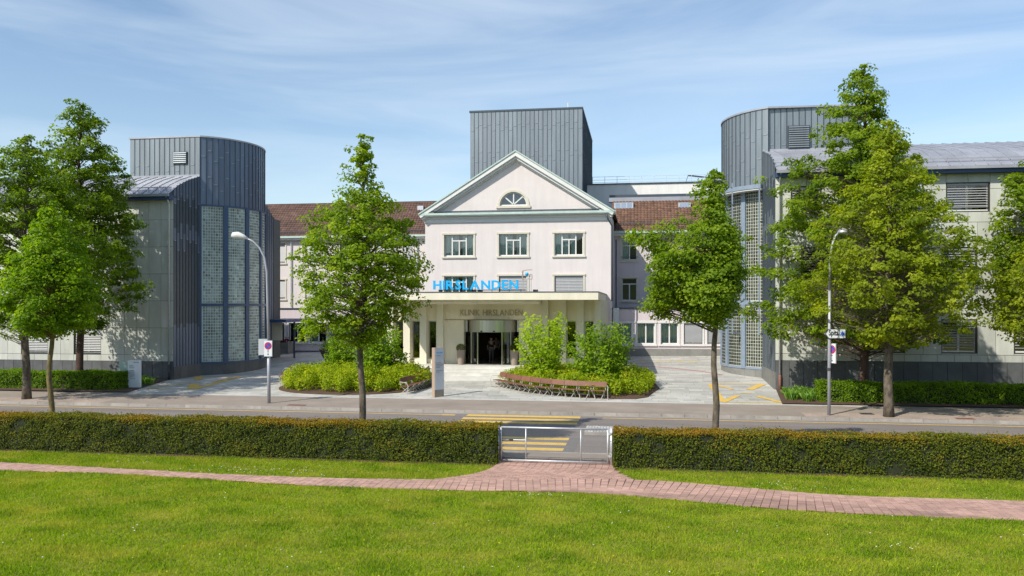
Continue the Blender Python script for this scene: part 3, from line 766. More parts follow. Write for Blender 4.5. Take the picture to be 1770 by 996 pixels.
# left wing
lw = E('left_old_wing', 'pale pink wing with dark brown tiled roof left of the pedimented house', 'building')
X0, X1 = xa(420, YW), cx0+3.0
uw = []
for a, b in ((468, 493), (528, 553), (588, 613), (648, 673), (696, 714)):
    uw.append((xa(a, YW), xa(b, YW), za(a, 455, YW), za(a, 421, YW))); uw.append((xa(a, YW), xa(b, YW), za(a, 517, YW), za(a, 484, YW)))
s = M(); wall_holes(s, X0, X1, 1, z_we, YW, uw); s.build('wall', render, lw)
for i, w_ in enumerate(uw): window(lw, *w_, YW, 'transom', cur='sides', blind=.97 if i < 2 or i % 3 == 0 else .9, btilt=.95)
ztl = za(600, 352, YW+3.6)
tileroof(lw, X0, X1+.3, YW-.45, z_we+.02, YW+3.6, ztl, tiled, rows=17)
M().box(X0, X1+.6, YW+3.5, YW+4.0, ztl-.1, ztl+.08).build('ridge_flashing', tiled, lw)
M().box(X0, X1, YW-.6, YW-.4, z_we-.12, z_we+.06).build('gutter', copper, lw)
M().box(X0, X1, YW-.42, YW+.1, z_we-.3, z_we-.13).build('eaves', trimw, lw)
s = M(); s.bar((X0, YW-.2, z_we+.42), (X1, YW-.2, z_we+.42), .04); s.bar((X0, YW-.1, z_we+.52), (X1, YW-.1, z_we+.52), .04); s.build('snow_rail', zincd, lw)
for a in (504, 722): M().tube([(xa(a, YW), YW-.12, z_we-.1), (xa(a, YW), YW-.12, zx+.1)], .06, 8).build('downpipe', galv, lw)
# dormer seen through the tree, small roof window near the pediment
dm = M().box(xa(572, YW+.5), xa(606, YW+.5), YW+.5, YW+3, z_we+.9, z_we+2.2).build('dormer', render_w, lw)
M().box(xa(578, YW+.5), xa(600, YW+.5), YW+.48, YW+.6, z_we+1.15, z_we+1.95).build('pane', glass, dm)
M().box(xa(570, YW+.5)-.1, xa(608, YW+.5)+.1, YW+.35, YW+3, z_we+2.2, z_we+2.32).build('dormer_roof', zincd, dm)
y_ = YW+2.6; M().box(xa(722, y_), xa(732, y_), y_-.1, y_+.7, za(727, 364, y_), za(727, 356, y_)).build('skylight', galv, lw)
zx = za(600, 534.5, YX)
ex = []
for a, b in ((470, 491.5), (500, 527.5), (536, 564), (572, 600), (607, 622), (630, 667)):
    ex.append((xa(a, YX), xa(b, YX), za(a, 592, YX), za(a, 558, YX)))
s = M(); wall_holes(s, X0, X1+1, za(520, 606, YX), zx, YX, ex, .2); s.build('ground_floor_wall', render_s, lw)
M().box(X0, X1+1, YX-.03, YX+.1, .2, za(520, 606, YX)-.002).build('plinth', mat('dark_plinth', (.12, .11, .115), .8), lw)
M().box(X0, X1+1, YX-.08, YW, zx+.002, zx+.1).build('flat_roof', zincd, lw)
for i, w_ in enumerate(ex): window(lw, *w_, YX, 'double', cur=('sides', None, 'left')[i % 3], surround=trimw)
rebase(lw, (X0, YX, .9))
# flat dark canopy beside the left drum
ec = E('side_canopy', 'flat dark metal canopy beside the left zinc drum', 'canopy')
yc = 62.5; q0, q1 = xa(452, yc), xa(507, yc)
M().box(q0, q1, yc-1.4, yc+4.5, za(480, 557, yc), za(480, 552, yc)).build('roof', navy, ec)
s = M(); s.box(q0+.6, q0+.72, yc-.9, yc-.78, .5, za(480, 557, yc)); s.box(q0+2.3, q0+2.42, yc+.9, yc+1.02, .5, za(480, 557, yc)-.002); s.build('post', zincd, ec)
M().box(q0+.75, q0+1.6, yc+.3, yc+.36, 2.2, 3.9).build('notice_board', cream, ec)
rebase(ec, (q0, yc, .7))
pb = E('stone_planter', 'pale stone planter box with dark red plants beside the left drum', 'planter')
p = og(484, 611)
M().box(p.x-1.0, p.x+.8, p.y-.1, p.y+1.2, p.z-.2, p.z+.95).build('box', plinthl, pb)
P = np.array([(p.x-.1, p.y+.4, p.z+1.1)])+rng.normal(size=(500, 3))*np.array([.45, .25, .13])
ob('foliage', leaves('foliage', P, rng.normal(size=(500, 3)), rng.uniform(.1, .16, 500), rng.uniform(0, 1, 500), leafmat('leaf_red', (.05, .01, .01), (.12, .02, .015), (.2, .05, .03), .2)), pb)
rebase(pb, p)

# ------------------------------------------------------------ entrance volume and canopy
YC, YE = 48.5, 52.7; FLZ = 1.2
kx0, kx1 = -16.1, xa(1034, YC)
en = E('entrance_hall', 'cream entrance hall with vertical fins and a wide flat canopy roof', 'building')
zb, ztp = 5.33, 5.77
M().box(kx0, kx1, YC, YF-.02, zb, ztp).build('canopy_roof', cream, en)
s = M(); s.box(kx0-.03, kx1+.03, YC-.03, YF-.02, ztp+.001, ztp+.05); s.build('roof_edge', zincd, en)
wl_, wr_ = xa(668, YE), xa(1037, YE)
door0, door1 = xa(802, YE), xa(897, YE); dz1 = za(850, 553, YE)
# fin wall: wall panels, windows and projecting fins
fw = {'l': [(682, 697), (711.5, 725.5), (740, 754)], 'r': [(947, 965), (979, 996), (1010, 1027)]}
hol = []
for k in fw:
    for a, b in fw[k]: hol.append((xa(a, YE), xa(b, YE), za(a, 620, YE), za(a, 554.5, YE)))
hol.append((door0, door1, FLZ, dz1))
s = M(); wall_holes(s, wl_, wr_, .6, zb, YE, hol, .5)
s.quad((wr_, YE, .6), (wr_, YF, .6), (wr_, YF, zb), (wr_, YE, zb)); s.quad((wl_, YF, .6), (wl_, YE, .6), (wl_, YE, zb), (wl_, YF, zb))
s.build('wall', beige, en)
fin = {}
def finobj(x0, x1, y0, y1, z0=FLZ, z1=zb-.004):
    M().box(x0, x1, y0, y1, z0, z1).build('fin', cream, en)
for a, b in ((668, 679.5), (697.5, 708.5), (726, 737), (755, 766), (935, 947.3), (965.5, 978), (996.5, 1009), (1027.5, 1037.5)):
    finobj(xa(a, YE-.3), xa(b, YE-.3), YE-.3, YE-.003)
for i in range(11): finobj(wr_-.05, wr_+.22, YE+.5+i*.68, YE+.62+i*.68, .7)
# panel joints above the windows and horizontal coursing on the middle wall: individual wall panels
x_ = [xa(q, YE) for q in (766, 793, 820, 850.5, 880, 907, 935)]
for r, (a, b) in enumerate(((dz1+.02, 4.05), (4.055, zb-.01))):
    for p_, q_ in zip(x_, x_[1:]): M().box(p_+.004, q_-.004, YE-.035, YE-.002, max(a, 3.95 if False else a), b).build('wall_panel', beige, en)
for lo, hi, q0, q1 in ((FLZ, 2.6, x_[0], door0), (2.605, dz1+.015, x_[0], door0), (FLZ, 2.6, door1, x_[-1]), (2.605, dz1+.015, door1, x_[-1])):
    M().box(q0+.004, q1-.004, YE-.035, YE-.002, lo, hi).build('wall_panel', beige, en)
for a, b, c, d in hol[:-1]:
    o = M().box(a, a+.06, YE+.2, YE+.3, c, d).box(b-.06, b, YE+.2, YE+.3, c, d).box(a+.06, b-.06, YE+.2, YE+.3, d-.06, d).box(a+.06, b-.06, YE+.18, YE+.3, c, c+.07).build('window', steel, en)
    M().quad((a+.05, YE+.25, c), (b-.05, YE+.25, c), (b-.05, YE+.25, d), (a+.05, YE+.25, d)).build('pane', MATS.get('hall_glass') or glassmat('hall_glass', (.5, .6, .5), .95, .55), o)
    M().quad((a-.5, YE+2.6, c-.5), (b+.5, YE+2.6, c-.5), (b+.5, YE+2.6, d+.3), (a-.5, YE+2.6, d+.3)).build('room', darkin, o)
# dropped ceiling strip and downlights
M().prismX([(YE-1.6, zb-.003), (YE-1.6, zb-.10), (YE-.9, zb-.26), (YE-.04, zb-.26), (YE-.04, zb-.003)], xa(733, YE-1), xa(933, YE-1)).build('soffit_box', cream, en)
for q in (823,):
    M().lathe((xa(q, YE-1.2), YE-1.3, zb-.22), [(.16, .12), (.16, .03), (.1, -.02), (.02, -.03)][::-1], 12).build('downlight', trimw, en)
# interior
lobby_floor = M().box(wl_+.05, wr_-.05, YE+.3, YF-.1, FLZ-.15, FLZ-.01).build('floor', mat('lobby_floor', (.16, .13, .11), .4), en)
M().box(wl_+.3, wr_-.3, YE+6.2, YE+6.3, FLZ, 4.4).build('back_wall', mat('lobby_wall', (.10, .07, .055), .8), en)
# revolving door drum: curved steel fascia, glass arcs, posts
dr = ob('revolving_door', None, en)
dcx = (door0+door1)/2; dr_r = (door1-door0)/2-.12; dzb = za(850, 574, YE)
def arc(s, cx, cy, R, a0, a1, z0, z1, n=16, th=.06):
    for k in range(n):
        a, b = a0+(a1-a0)*k/n, a0+(a1-a0)*(k+1)/n
        q = [(cx+r*math.cos(t), cy+r*math.sin(t)) for r, t in ((R, a), (R, b), (R-th, b), (R-th, a))]
        s.prismZ(q, z0, z1)
    return s
fasc = M(); arc(fasc, dcx, YE+.95, dr_r, -PI+.0, 0, dzb, dz1-.02, 24); fasc.build('door_fascia', steel, dr)
M().box(door0, dcx-dr_r+.05, YE+.3, YE+.4, dzb, dz1).box(dcx+dr_r-.05, door1, YE+.3, YE+.4, dzb, dz1).build('door_fascia', steel, dr)
s = M()
for a in (-178, -140, -118, -62, -40, -2):
    t = math.radians(a); s.tube([(dcx+dr_r*math.cos(t), YE+.95+dr_r*math.sin(t), FLZ), (dcx+dr_r*math.cos(t), YE+.95+dr_r*math.sin(t), dzb+.01)], .045, 8)
s.build('door_post', steel, dr)
for q0_, q1_ in ((-178, -118), (-62, -2)): arc(M(), dcx, YE+.95, dr_r-.02, math.radians(q0_), math.radians(q1_), FLZ+.08, dzb, 10, .012).build('door_glass', glass, dr)
for xx, nm in ((dcx-dr_r*.47, 'wing'), (dcx+dr_r*.47, 'wing')):
    s = M(); sgn = -1 if xx < dcx else 1
    P0 = Vector((xx, YE+.95-dr_r*.86, 0)); P1 = Vector((xx+sgn*.45, YE+1.2, 0))
    for z in (FLZ+.1, dzb-.06): s.bar((P0.x, P0.y, z), (P1.x, P1.y, z), .05, .12)
    for p in (P0, P1): s.bar((p.x, p.y, FLZ+.05), (p.x, p.y, dzb), .06)
    s.build('door_wing', steel, dr)
s = M()
for q in (-.32, .18): s.lathe((dcx+dr_r*q, YE+.95-dr_r*math.sqrt(1-q*q)-.03, dzb+.06), [(.01, -.04), (.06, -.03), (.06, .03), (.01, .04)], 8)
s.build('sensor', black, dr)
rebase(en, (XC, YE, .8))
# steps and platform
st = E('entrance_steps', 'broad pale granite steps up to the revolving door', 'steps')
zs = [.55, .72, .89, 1.06, 1.2]
sx0, sx1 = -13.9, -6.4
ysq = [49.0, 49.55, 50.1, 50.65, 51.2]
for i, y in enumerate(ysq[1:]):
    M().box(sx0 - (1.9 if i == 3 else 0), sx1 + (3.6 if i == 3 else 0), y-.55 if i < 3 else y-.55, y+.002 if i < 3 else YE+.28, .2, zs[i]+.14 if i < 3 else FLZ).build('step' if i < 3 else 'landing', stepm, st)
M().box(sx1+3.6, wr_+.3, YE-1.0, YE+.2, .2, FLZ-.02).build('side_landing', stepm, st)
M().box(wl_-.2, sx0-1.9, YE-1.2, YE+.2, .2, FLZ-.02).build('side_landing', stepm, st)
rebase(st, (dcx, 50, .5))

# ------------------------------------------------------------ lettering
def text_mesh(ch, m, size=1, ext=.02, off=0):
    cu = bpy.data.curves.new('t', 'FONT'); cu.body = ch; cu.size = size; cu.extrude = ext; cu.offset = off; cu.resolution_u = 3
    o = bpy.data.objects.new('t', cu); C.objects.link(o); dg = bpy.context.evaluated_depsgraph_get(); dg.update()
    me = bpy.data.meshes.new_from_object(o.evaluated_get(dg)); bpy.data.objects.remove(o)
    me.materials.clear(); me.materials.append(m); me.name = 'letter'
    co = np.empty(len(me.vertices)*3, dtype=np.float32); me.vertices.foreach_get('co', co); co = co.reshape(-1, 3)
    return me, co
def place_text(word, parent, x0, x1, zb_, h, y, m, ext, off, gap=.10, name='letter', widths=None):
    """letters as single objects standing upright, fitted between x0 and x1 with cap height h"""
    data = []; cur = 0; cache = {}
    for ch in word:
        if ch == ' ': cur += .35; continue
        if ch not in cache: cache[ch] = text_mesh(ch, m, 1, ext, off)
        me, co = cache[ch]; w = co[:, 0].max()-co[:, 0].min(); data.append((ch, cur, co[:, 0].min())); cur += w+gap
    tot = cur-gap; sc = (x1-x0)/tot
    H = cache['I' if 'I' in cache else word[0]][1]; ch_h = H[:, 1].max()-H[:, 1].min()
    for me, co in cache.values():
        v = np.stack([(co[:, 0]-co[:, 0].min())*sc, -co[:, 2]*1.0, (co[:, 1]-H[:, 1].min())*h/ch_h], 1)
        me.vertices.foreach_set('co', v.astype(np.float32).ravel()); me.update()
    for ch, cx_, mn in data: ob(name, cache[ch][0], parent, (x0+cx_*sc, y, zb_))
sg = E('rooftop_sign', 'bright blue raised letters HIRSLANDEN with small bracket logo on the canopy edge', 'sign')
y_ = YC+.25
place_text('HIRSLANDEN', sg, xa(749, y_), xa(896, y_), za(820, 500.5, y_), (500.5-485)/FP*dep(820, y_), y_, blue, .05, .028, .11)
s = M(); s.bar((xa(757, y_), y_+.09, za(800, 501.5, y_)), (xa(908, y_), y_+.09, za(880, 501.5, y_)), .05)
for a in (760, 790, 820, 850, 880, 900): s.bar((xa(a, y_), y_+.09, ztp), (xa(a, y_), y_+.09, za(a, 500, y_)), .03)
s.build('mounting_rail', dkgrey, sg)
for a, b in ((758, 763), (815, 822), (825, 833), (921, 926), (927, 929)): M().box(xa(a, y_), xa(b, y_), y_+.05, y_+.3, ztp+.05, ztp+.17).build('mounting_foot', black, sg)
lg = mat('logo_taupe', (.40, .33, .28), .5)
def px2(a, b): return (xa(a, y_), y_, za(a, b, y_))
s = M()
for pth in ([(919.5, 466.5), (910, 467), (903, 468.5), (903, 480), (905, 482)], [(916, 474), (919.5, 475), (919.5, 483), (910, 481.5), (903, 483)]):
    for a, b in zip(pth, pth[1:]): s.bar(px2(*a), px2(*b), .05, .055)
s.bar((xa(904, y_), y_+.02, za(904, 468, y_)), (xa(904, y_), y_+.02, ztp), .03); s.bar((xa(918, y_), y_+.02, za(918, 483, y_)), (xa(918, y_), y_+.02, ztp), .03)
s.build('logo_bracket', lg, sg)
q = px2(911, 474); M().lathe((q[0], q[1]-.06, q[2]), [(.001, -.1), (.08, -.08), (.115, 0), (.08, .08), (.001, .1)], 14).build('logo_dot', blue, sg, smooth=True)
M().box(q[0]-.03, q[0]+.03, q[1]-.03, q[1]+.03, q[2]-.28, q[2]-.1).build('logo_stem', whp, sg)
rebase(sg, (xa(820, y_), y_, ztp))
sg2 = E('wall_lettering', 'thin bronze raised letters KLINIK HIRSLANDEN on the beige wall above the revolving door', 'sign')
place_text('KLINIK HIRSLANDEN', sg2, xa(796, YE), xa(903.5, YE), za(850, 545.5, YE), (545.5-535.5)/FP*dep(850, YE), YE-.07, mat('bronze_letter', (.44, .375, .27), .6, metal=.1), .03, -.004, .12)
rebase(sg2, (xa(850, YE), YE-.07, za(850, 545.5, YE)))

# ------------------------------------------------------------ planters by the door
def ballpot(px, py, r, label):
    y_ = YE-.75; x = xa(px, y_); t = E('topiary_pot', label, 'potted plant', 'topiary pots either side of the door')
    M().lathe((x, y_, FLZ), [(.17, 0), (.19, .02), (.27, .92), (.28, .95), (.25, .95), (.24, .9)], 20).build('pot', potm, t, smooth=False)
    n = 1400; d = rng.normal(size=(n, 3)); d /= np.linalg.norm(d, axis=1, keepdims=True)
    P = np.array([x, y_, FLZ+1.08])+d*(rng.uniform(.24, .31, n)[:, None])*np.array([1, 1, .85])
    ob('foliage', leaves('foliage', P, d+rng.normal(size=(n, 3))*.5, rng.uniform(.03, .05, n), rng.uniform(0, .6, n), L_H), t)
    rebase(t, (x, y_, FLZ))
ballpot(796.5, 0, .3, 'tapered taupe pot with clipped round bush left of the revolving door')
ballpot(889, 0, .3, 'tapered taupe pot with clipped round bush right of the revolving door')
p = og(575, 627)
bw = E('bowl_planter', 'large dark bowl planter with a shrub behind the left flower bed', 'planter')
M().lathe(p, [(.15, 0), (.55, .25), (.85, .65), (.98, 1.05), (.9, 1.05), (.8, .9)], 24).build('bowl', bowlm, bw, smooth=True)
P = np.array([p.x, p.y, p.z+1.3])+rng.normal(size=(900, 3))*np.array([.45, .45, .25])
ob('foliage', leaves('foliage', P, rng.normal(size=(900, 3)), rng.uniform(.1, .15, 900), rng.uniform(0, 1, 900), L_C), bw)
rebase(bw, p)

# ------------------------------------------------------------ zinc-and-stone clinic wings with glass block drums
def stone_face(parent, x0, x1, y, rows, holes, m, pw, jx=None):
    """individual stone panels hung in rows, cut round the openings"""
    cache = {}
    for r, (z0, z1) in enumerate(rows):
        cuts = [(h[0], h[1]) for h in holes if h[2] < z1-.02 and h[3] > z0+.02]
        spans = [(x0, x1)]
        for a, b in cuts:
            ns = []
            for p_, q_ in spans:
                if b <= p_ or a >= q_: ns.append((p_, q_)); continue
                if a-p_ > .05: ns.append((p_, a))
                if q_-b > .05: ns.append((b, q_))
            spans = ns
        pieces = []
        for p_, q_ in spans:
            n = max(1, round((q_-p_)/pw)); w = (q_-p_)/n
            for i in range(n): pieces.append((p_+i*w, w, z0, z1))
        for a, b, c, d in holes:       # fill over and under an opening inside this row
            if d < z1-.02 and d > z0+.02: pieces += [(a, (b-a)/2, d, z1), ((a+b)/2, (b-a)/2, d, z1)]
            if c > z0+.02 and c < z1-.02: pieces += [(a, (b-a)/2, z0, c), ((a+b)/2, (b-a)/2, z0, c)]
        for x, w, a, b in pieces:
            k = (round(w, 2), round(b-a, 2))
            if k not in cache: cache[k] = M().box(.011, w-.011, -.03, 0, .011, b-a-.011).mesh('stone_panel', m)
            ob('stone_panel', cache[k], parent, (x, y-.003+rnd.uniform(-.004, .002), a))
def clinic(name, label, sgn, XS, Y0, Y1, dcx, dcy, R, xfar, zg, z_pl, z_rowb, z_eave, z_b, z_top, holes, mir_mat, boxw, gmat, mort):
    t = E(name, label, 'building')
    xa_, xb_ = (min(XS, xfar), max(XS, xfar))
    # stone-clad street front
    s = M(); wall_holes(s, xa_, xb_, zg-.6, z_eave, Y0, holes, .2)
    s.quad((xa_, Y0, zg), (xa_, Y0+16, zg), (xa_, Y0+16, z_eave), (xa_, Y0, z_eave)); s.quad((xb_, Y0+16, zg), (xb_, Y0, zg), (xb_, Y0, z_eave), (xb_, Y0+16, z_eave))
    s.build('wall', joint, t)
    rows = [(z_pl, z_rowb)]; z = z_rowb
    while z < z_eave-.1: rows.append((z, min(z+1.74, z_eave))); z += 1.74
    stone_face(t, xa_, xb_, Y0, rows, holes, stone, .82)
    stone_face(t, xa_, xb_, Y0-.02, [(zg-.35, z_pl)], [], plinth if sgn < 0 else plinth, .72)
    # curved metal roof of seamed sheets
    prof = [(Y0-.55, z_eave+.05), (Y0+.6, z_eave+.75), (Y0+1.9, z_eave+1.3), (Y1, z_b), (Y1+3.2, z_b+.75), (Y1+6.5, z_b+.6), (Y0+15, z_eave)]
    pw = .62; n = int((xb_-xa_)/pw)
    s = M()
    for (a, b), (c, d) in zip(prof, prof[1:]):
        s.quad((0, a, b), (pw, a, b), (pw, c, d), (0, c, d)); 
        s.add([(-.015, a, b), (.015, a, b), (.015, c, d), (-.015, c, d), (-.015, a, b+.045), (.015, a, b+.045), (.015, c, d+.045), (-.015, c, d+.045)], [(4,5,6,7), (0,4,7,3), (1,2,6,5)])
    me = s.mesh('roof_sheet', zroof)
    for i in range(n): ob('roof_sheet', me, t, ((xb_-(i+1)*pw) if sgn > 0 else xa_+i*pw, 0, 0))
    M().box(xa_-.02, xb_+.02, Y0-.66, Y0-.5, z_eave-.12, z_eave+.04).build('gutter', zroof, t)
    M().box(xa_, xb_, Y0-.5, Y0-.035, z_eave-.3, z_eave-.0).build('soffit', navy, t)
    M().box(xa_, xb_, Y0-.52, Y0-.4, z_eave-.13, z_eave+.02).build('eaves_board', zincd, t)
    s = M(); s.bar((xa_, Y0-.2, z_eave+.5), (xb_, Y0-.2, z_eave+.5), .05)
    x = xa_
    while x < xb_: s.bar((x, Y0-.2, z_eave+.3), (x, Y0-.2, z_eave+.53), .04); x += 1.24
    s.build('snow_rail', zroof, t)
    # side wall facing the forecourt: zinc panels from the corner back to the drum, following the roof
    def roofz(Y):
        for (a, b), (c, d) in zip(prof, prof[1:]):
            if a <= Y <= c: return b+(d-b)*(Y-a)/(c-a)
        return prof[-1][1]
    n = 9
    zl = z_b
    def zt_(i, n_):
        f = (i+.5)/n_
        Y = (Y0+(Y1-Y0)*f) if sgn > 0 else (Y1+(Y0-Y1)*f)
        return roofz(Y)
    zp = z_pl - .35 if sgn > 0 else z_pl-.62
    if sgn > 0: clad(t, (XS, Y0), (XS, Y1), zp, 0, mir_mat, n, ztop=zt_)
    else: clad(t, (XS, Y1), (XS, Y0), zp, 0, mir_mat, n, ztop=zt_)
    s = M(); s.box(XS-.15, XS+.01, Y0+.02, Y1, zg-.8, z_eave) if sgn > 0 else s.box(XS-.01, XS+.15, Y0+.02, Y1, zg-.8, z_eave)
    s.prismX([(Y0, z_eave-.3), (Y1, z_eave-.3)]+[(Y, roofz(Y)-.02) for Y in (Y1, Y0+1.9, Y0+.6, Y0-.5)], XS-.05 if sgn > 0 else XS+.04, XS-.04 if sgn > 0 else XS+.05)
    s.build('gable_backing', zincd, t)
    k = 4; 
    for i in range(k):
        a, b = Y0-.03+(Y1-Y0+.03)*i/k, Y0-.03+(Y1-Y0+.03)*(i+1)/k
        (M().box(XS-.02, XS+.06, a+.004, b-.004, zg-.6, zp-.004) if sgn > 0 else M().box(XS-.06, XS+.02, a+.004, b-.004, zg-.6, zp-.004)).build('plinth_stone', plinth if sgn > 0 else plinthl, t)
    # tall zinc box above the roof
    bx0, bx1 = (XS-boxw, XS) if sgn > 0 else (XS, XS+boxw)
    M().box(bx0+.02, bx1-.02, Y1+.02, 2*dcy-Y1, z_b-1, z_top-.05).build('box_core', zincd, t)
    clad(t, (bx0, Y1), (bx1, Y1), z_b-.25, z_top-.02, zinc, round(boxw/.36))
    M().box(bx0, bx1, Y1-.06, Y1+.03, z_b-.3, z_b+.12).build('flashing', zroof, t)
    # drum
    def A(deg): return math.radians(deg) if sgn > 0 else math.radians(180-deg)
    def pt(deg, r=R): return (dcx+r*math.cos(A(deg)), dcy+r*math.sin(A(deg)))
    a0 = 60; zgl0, zgl1 = za_g[name]
    n = 24
    for i in range(n):
        d0, d1 = -a0+2*a0*i/n, -a0+2*a0*(i+1)/n
        p, q = pt(d0), pt(d1)
        if sgn < 0: p, q = q, p
        clad(t, p, q, zgl1, z_top-.02, zinc if sgn < 0 else zinc_shade, 1, laps=(((12.9, 15.2), (13.3, 14.9), (13.8, 15.6))[(i*5) % 3],))
    s = M()
    poly = [pt(-a0+2*a0*i/24, R-.1) for i in range(25)]
    if sgn < 0: poly = poly[::-1]
    s.prismZ(poly, zgl1-.2, z_top-.03); s.build('drum_core', zincd, t)
    poly = [pt(-a0+2*a0*i/24, R+.07) for i in range(25)]
    back = [(bx0-.05, 2*dcy-Y1), (bx0-.05, Y1-.07)] if sgn > 0 else [(bx1+.05, 2*dcy-Y1), (bx1+.05, Y1-.07)]
    pol = poly+back
    if sgn < 0: pol = pol[::-1]
    M().prismZ(pol, z_top-.02, z_top+.08).build('coping', zroof, t)
    s = M(); poly = [pt(-a0+2*a0*i/24, R-.25) for i in range(25)]
    if sgn < 0: poly = poly[::-1]
    s.prismZ(poly, zg-.5, zgl1-.2); s.build('drum_inner', darkin, t)
    # curved plinth stones
    for i in range(12):
        d0, d1 = -a0+2*a0*i/12, -a0+2*a0*(i+1)/12
        s = M(); q = [pt(d0+.05, R+.05), pt((d0+d1)/2, R+.05), pt(d1-.05, R+.05), pt(d1-.05, R-.2), pt(d0+.05, R-.2)]
        if sgn < 0: q = q[::-1]
        s.prismZ(q, zg-.5, zgl0-.01); s.build('plinth_stone', plinth if sgn > 0 else plinthl, t)
    # frames and glass blocks
    mull = [-60, -39, -17.5, 4, 25.5, 47, 60]
    fm = bluef if sgn > 0 else blues
    for dg_ in mull:
        w = 2.0 if dg_ > -59 else 1.2
        q = [pt(dg_-w, R+.1), pt(dg_+w, R+.1), pt(dg_+w, R-.12), pt(dg_-w, R-.12)]
        if sgn < 0: q = q[::-1]
        M().prismZ(q, zgl0, zgl1).build('mullion', fm, t)
    zmid = zgl0+(zgl1-zgl0)*.37
    def ring(r0, r1, z0, z1, nm, m_, d0=-60, d1=60, n=24):
        s = M()
        for i in range(n):
            a, b = d0+(d1-d0)*i/n, d0+(d1-d0)*(i+1)/n
            q = [pt(a, r1), pt(b, r1), pt(b, r0), pt(a, r0)]
            if sgn < 0: q = q[::-1]
            s.prismZ(q, z0, z1)
        return s.build(nm, m_, t)
    ring(R-.1, R+.08, zgl0-.008, zgl0+.12, 'sill_rail', fm); ring(R-.1, R+.08, zgl1-.12, zgl1+.002, 'head_rail', fm); ring(R-.1, R+.085, zmid-.09, zmid+.09, 'mid_rail', fm)
    ring(R-.1, R-.015, zgl0+.12, zgl1-.12, 'block_joints', mort)
    s = M(); bh = .2
    for a, b in zip(mull, mull[1:]):
        a2, b2 = a+2.1, b-2.1; L_ = math.radians(b2-a2)*R; nc = max(2, round(L_/.172))
        for c in range(nc):
            p_, q_ = a2+(b2-a2)*(c+.11)/nc, a2+(b2-a2)*(c+.89)/nc
            z = zgl0+.14
            while z < zgl1-.25:
                if not (zmid-.26 < z < zmid+.08):
                    s.tone = min(1, max(.02, rnd.gauss(.5, .2)))
                    q = [pt(p_, R-.04), pt(q_, R-.04), pt(q_, R), pt(p_, R)]
                    (x0, y0), (x1, y1), (x2, y2), (x3, y3) = q
                    z0, z1 = z+.018, z+bh-.018
                    cxm, cym = pt((p_+q_)/2, R+.006); 
                    s.add([(x0, y0, z0), (x1, y1, z0), (x2, y2, z0), (x3, y3, z0), (x0, y0, z1), (x1, y1, z1), (x2, y2, z1), (x3, y3, z1), (cxm, cym, (z0+z1)/2)],
                          [(3,2,8), (2,6,8), (6,7,8), (7,3,8), (0,3,7,4), (1,5,6,2), (4,7,6,5)])
                z += bh
    s.build('glass_block', gmat, t, kind='stuff')
    if sgn < 0:      # steel sun-shade ring and hangers outside the right drum
        ring(R+.05, R+.75, zgl1-.02, zgl1+.22, 'sunshade', blues, -58, 40); ring(R+.1, R+.7, zgl1-.1, zgl1-.023, 'sunshade_underside', trimw, -58, 40)
        for dg_ in (-57, -36, -14, 8):
            p = pt(dg_, R+.72); s = M().bar((p[0], p[1], zgl1+.5), (p[0], p[1], zmid-1.9), .07)
            p2 = pt(dg_, R+.1); s.bar((p[0], p[1], zmid), (p2[0], p2[1], zmid), .06); s.bar((p[0], p[1], zmid-1.85), (p2[0], p2[1], zmid-1.85), .06); s.bar((p[0], p[1], zgl1-2), (p2[0], p2[1], zgl1-2), .06)
            s.build('hanger', blues, t)
        ring(R+.6, R+.72, zmid-.1, zmid+.14, 'mid_ring', blues, -50, 40)
    # rear part of the side wall with falling roof line
    Yr = 2*dcy-Y1; Ye = Yr+3.4
    if sgn > 0:
        clad(t, (XS, Yr), (XS, Ye), zg, 0, zinc_shade, 9, ztop=lambda i, n_: z_b-(z_b-z_eave)*((i+.5)/n_)**1.6)
        M().box(XS-.3, XS-.02, Yr, Ye, zg-.3, z_eave).build('side_backing', zincd, t)
    # louvre on the box
    lv = za_l[name]
    o = M().box(lv[0]-.05, lv[1]+.05, Y1-.09, Y1-.02, lv[2]-.05, lv[3]+.05).build('louvre', zincd, t)
    slats(M(), lv[0], lv[1], Y1-.16, lv[2], lv[3], .13, .6).build('louvre_blade', zinc, o)
    # downpipe
    xd = xa(lv[4], Y0-.15)
    M().tube([(xd, Y0-.5, z_eave-.1), (xd, Y0-.16, z_eave-.5), (xd, Y0-.16, zg+.9)], .055, 8).build('downpipe', galv, t, smooth=True)
    M().tube([(xd, Y0-.16, zg+.9), (xd, Y0-.16, zg-.1)], .075, 8).build('downpipe_foot', rust if sgn < 0 else dkgrey, t, smooth=True)
    return t
za_g = {'left_clinic_wing': (za(390, 628, 53.4), 11.9), 'right_clinic_wing': (za(1290, 637, 52), 11.95)}
YL0, YL1 = 49.25, 52.5; YR0, YR1 = 46.5, 51.2
za_l = {'left_clinic_wing': (xa(301, YL1), xa(323, YL1), za(312, 283, YL1), za(312, 264, YL1), 292),
        'right_clinic_wing': (xa(1363, YR1), xa(1398, YR1), za(1380, 256, YR1), za(1380, 219, YR1), 1348)}
XL = -29.6; XR = 7.28
lh = []
for a, b in ((37, 83), (128, 175), (-55, -9)):
    lh.append((xa(a, YL0), xa(b, YL0), za(60, 612, YL0), za(60, 560, YL0)))
for a, b in ((37, 83), (128, 175), (-55, -9)):
    lh.append((xa(a, YL0), xa(b, YL0), za(60, 500, YL0), za(60, 448, YL0))); lh.append((xa(a, YL0), xa(b, YL0), za(60, 412, YL0), za(60, 364, YL0)))
rh = []
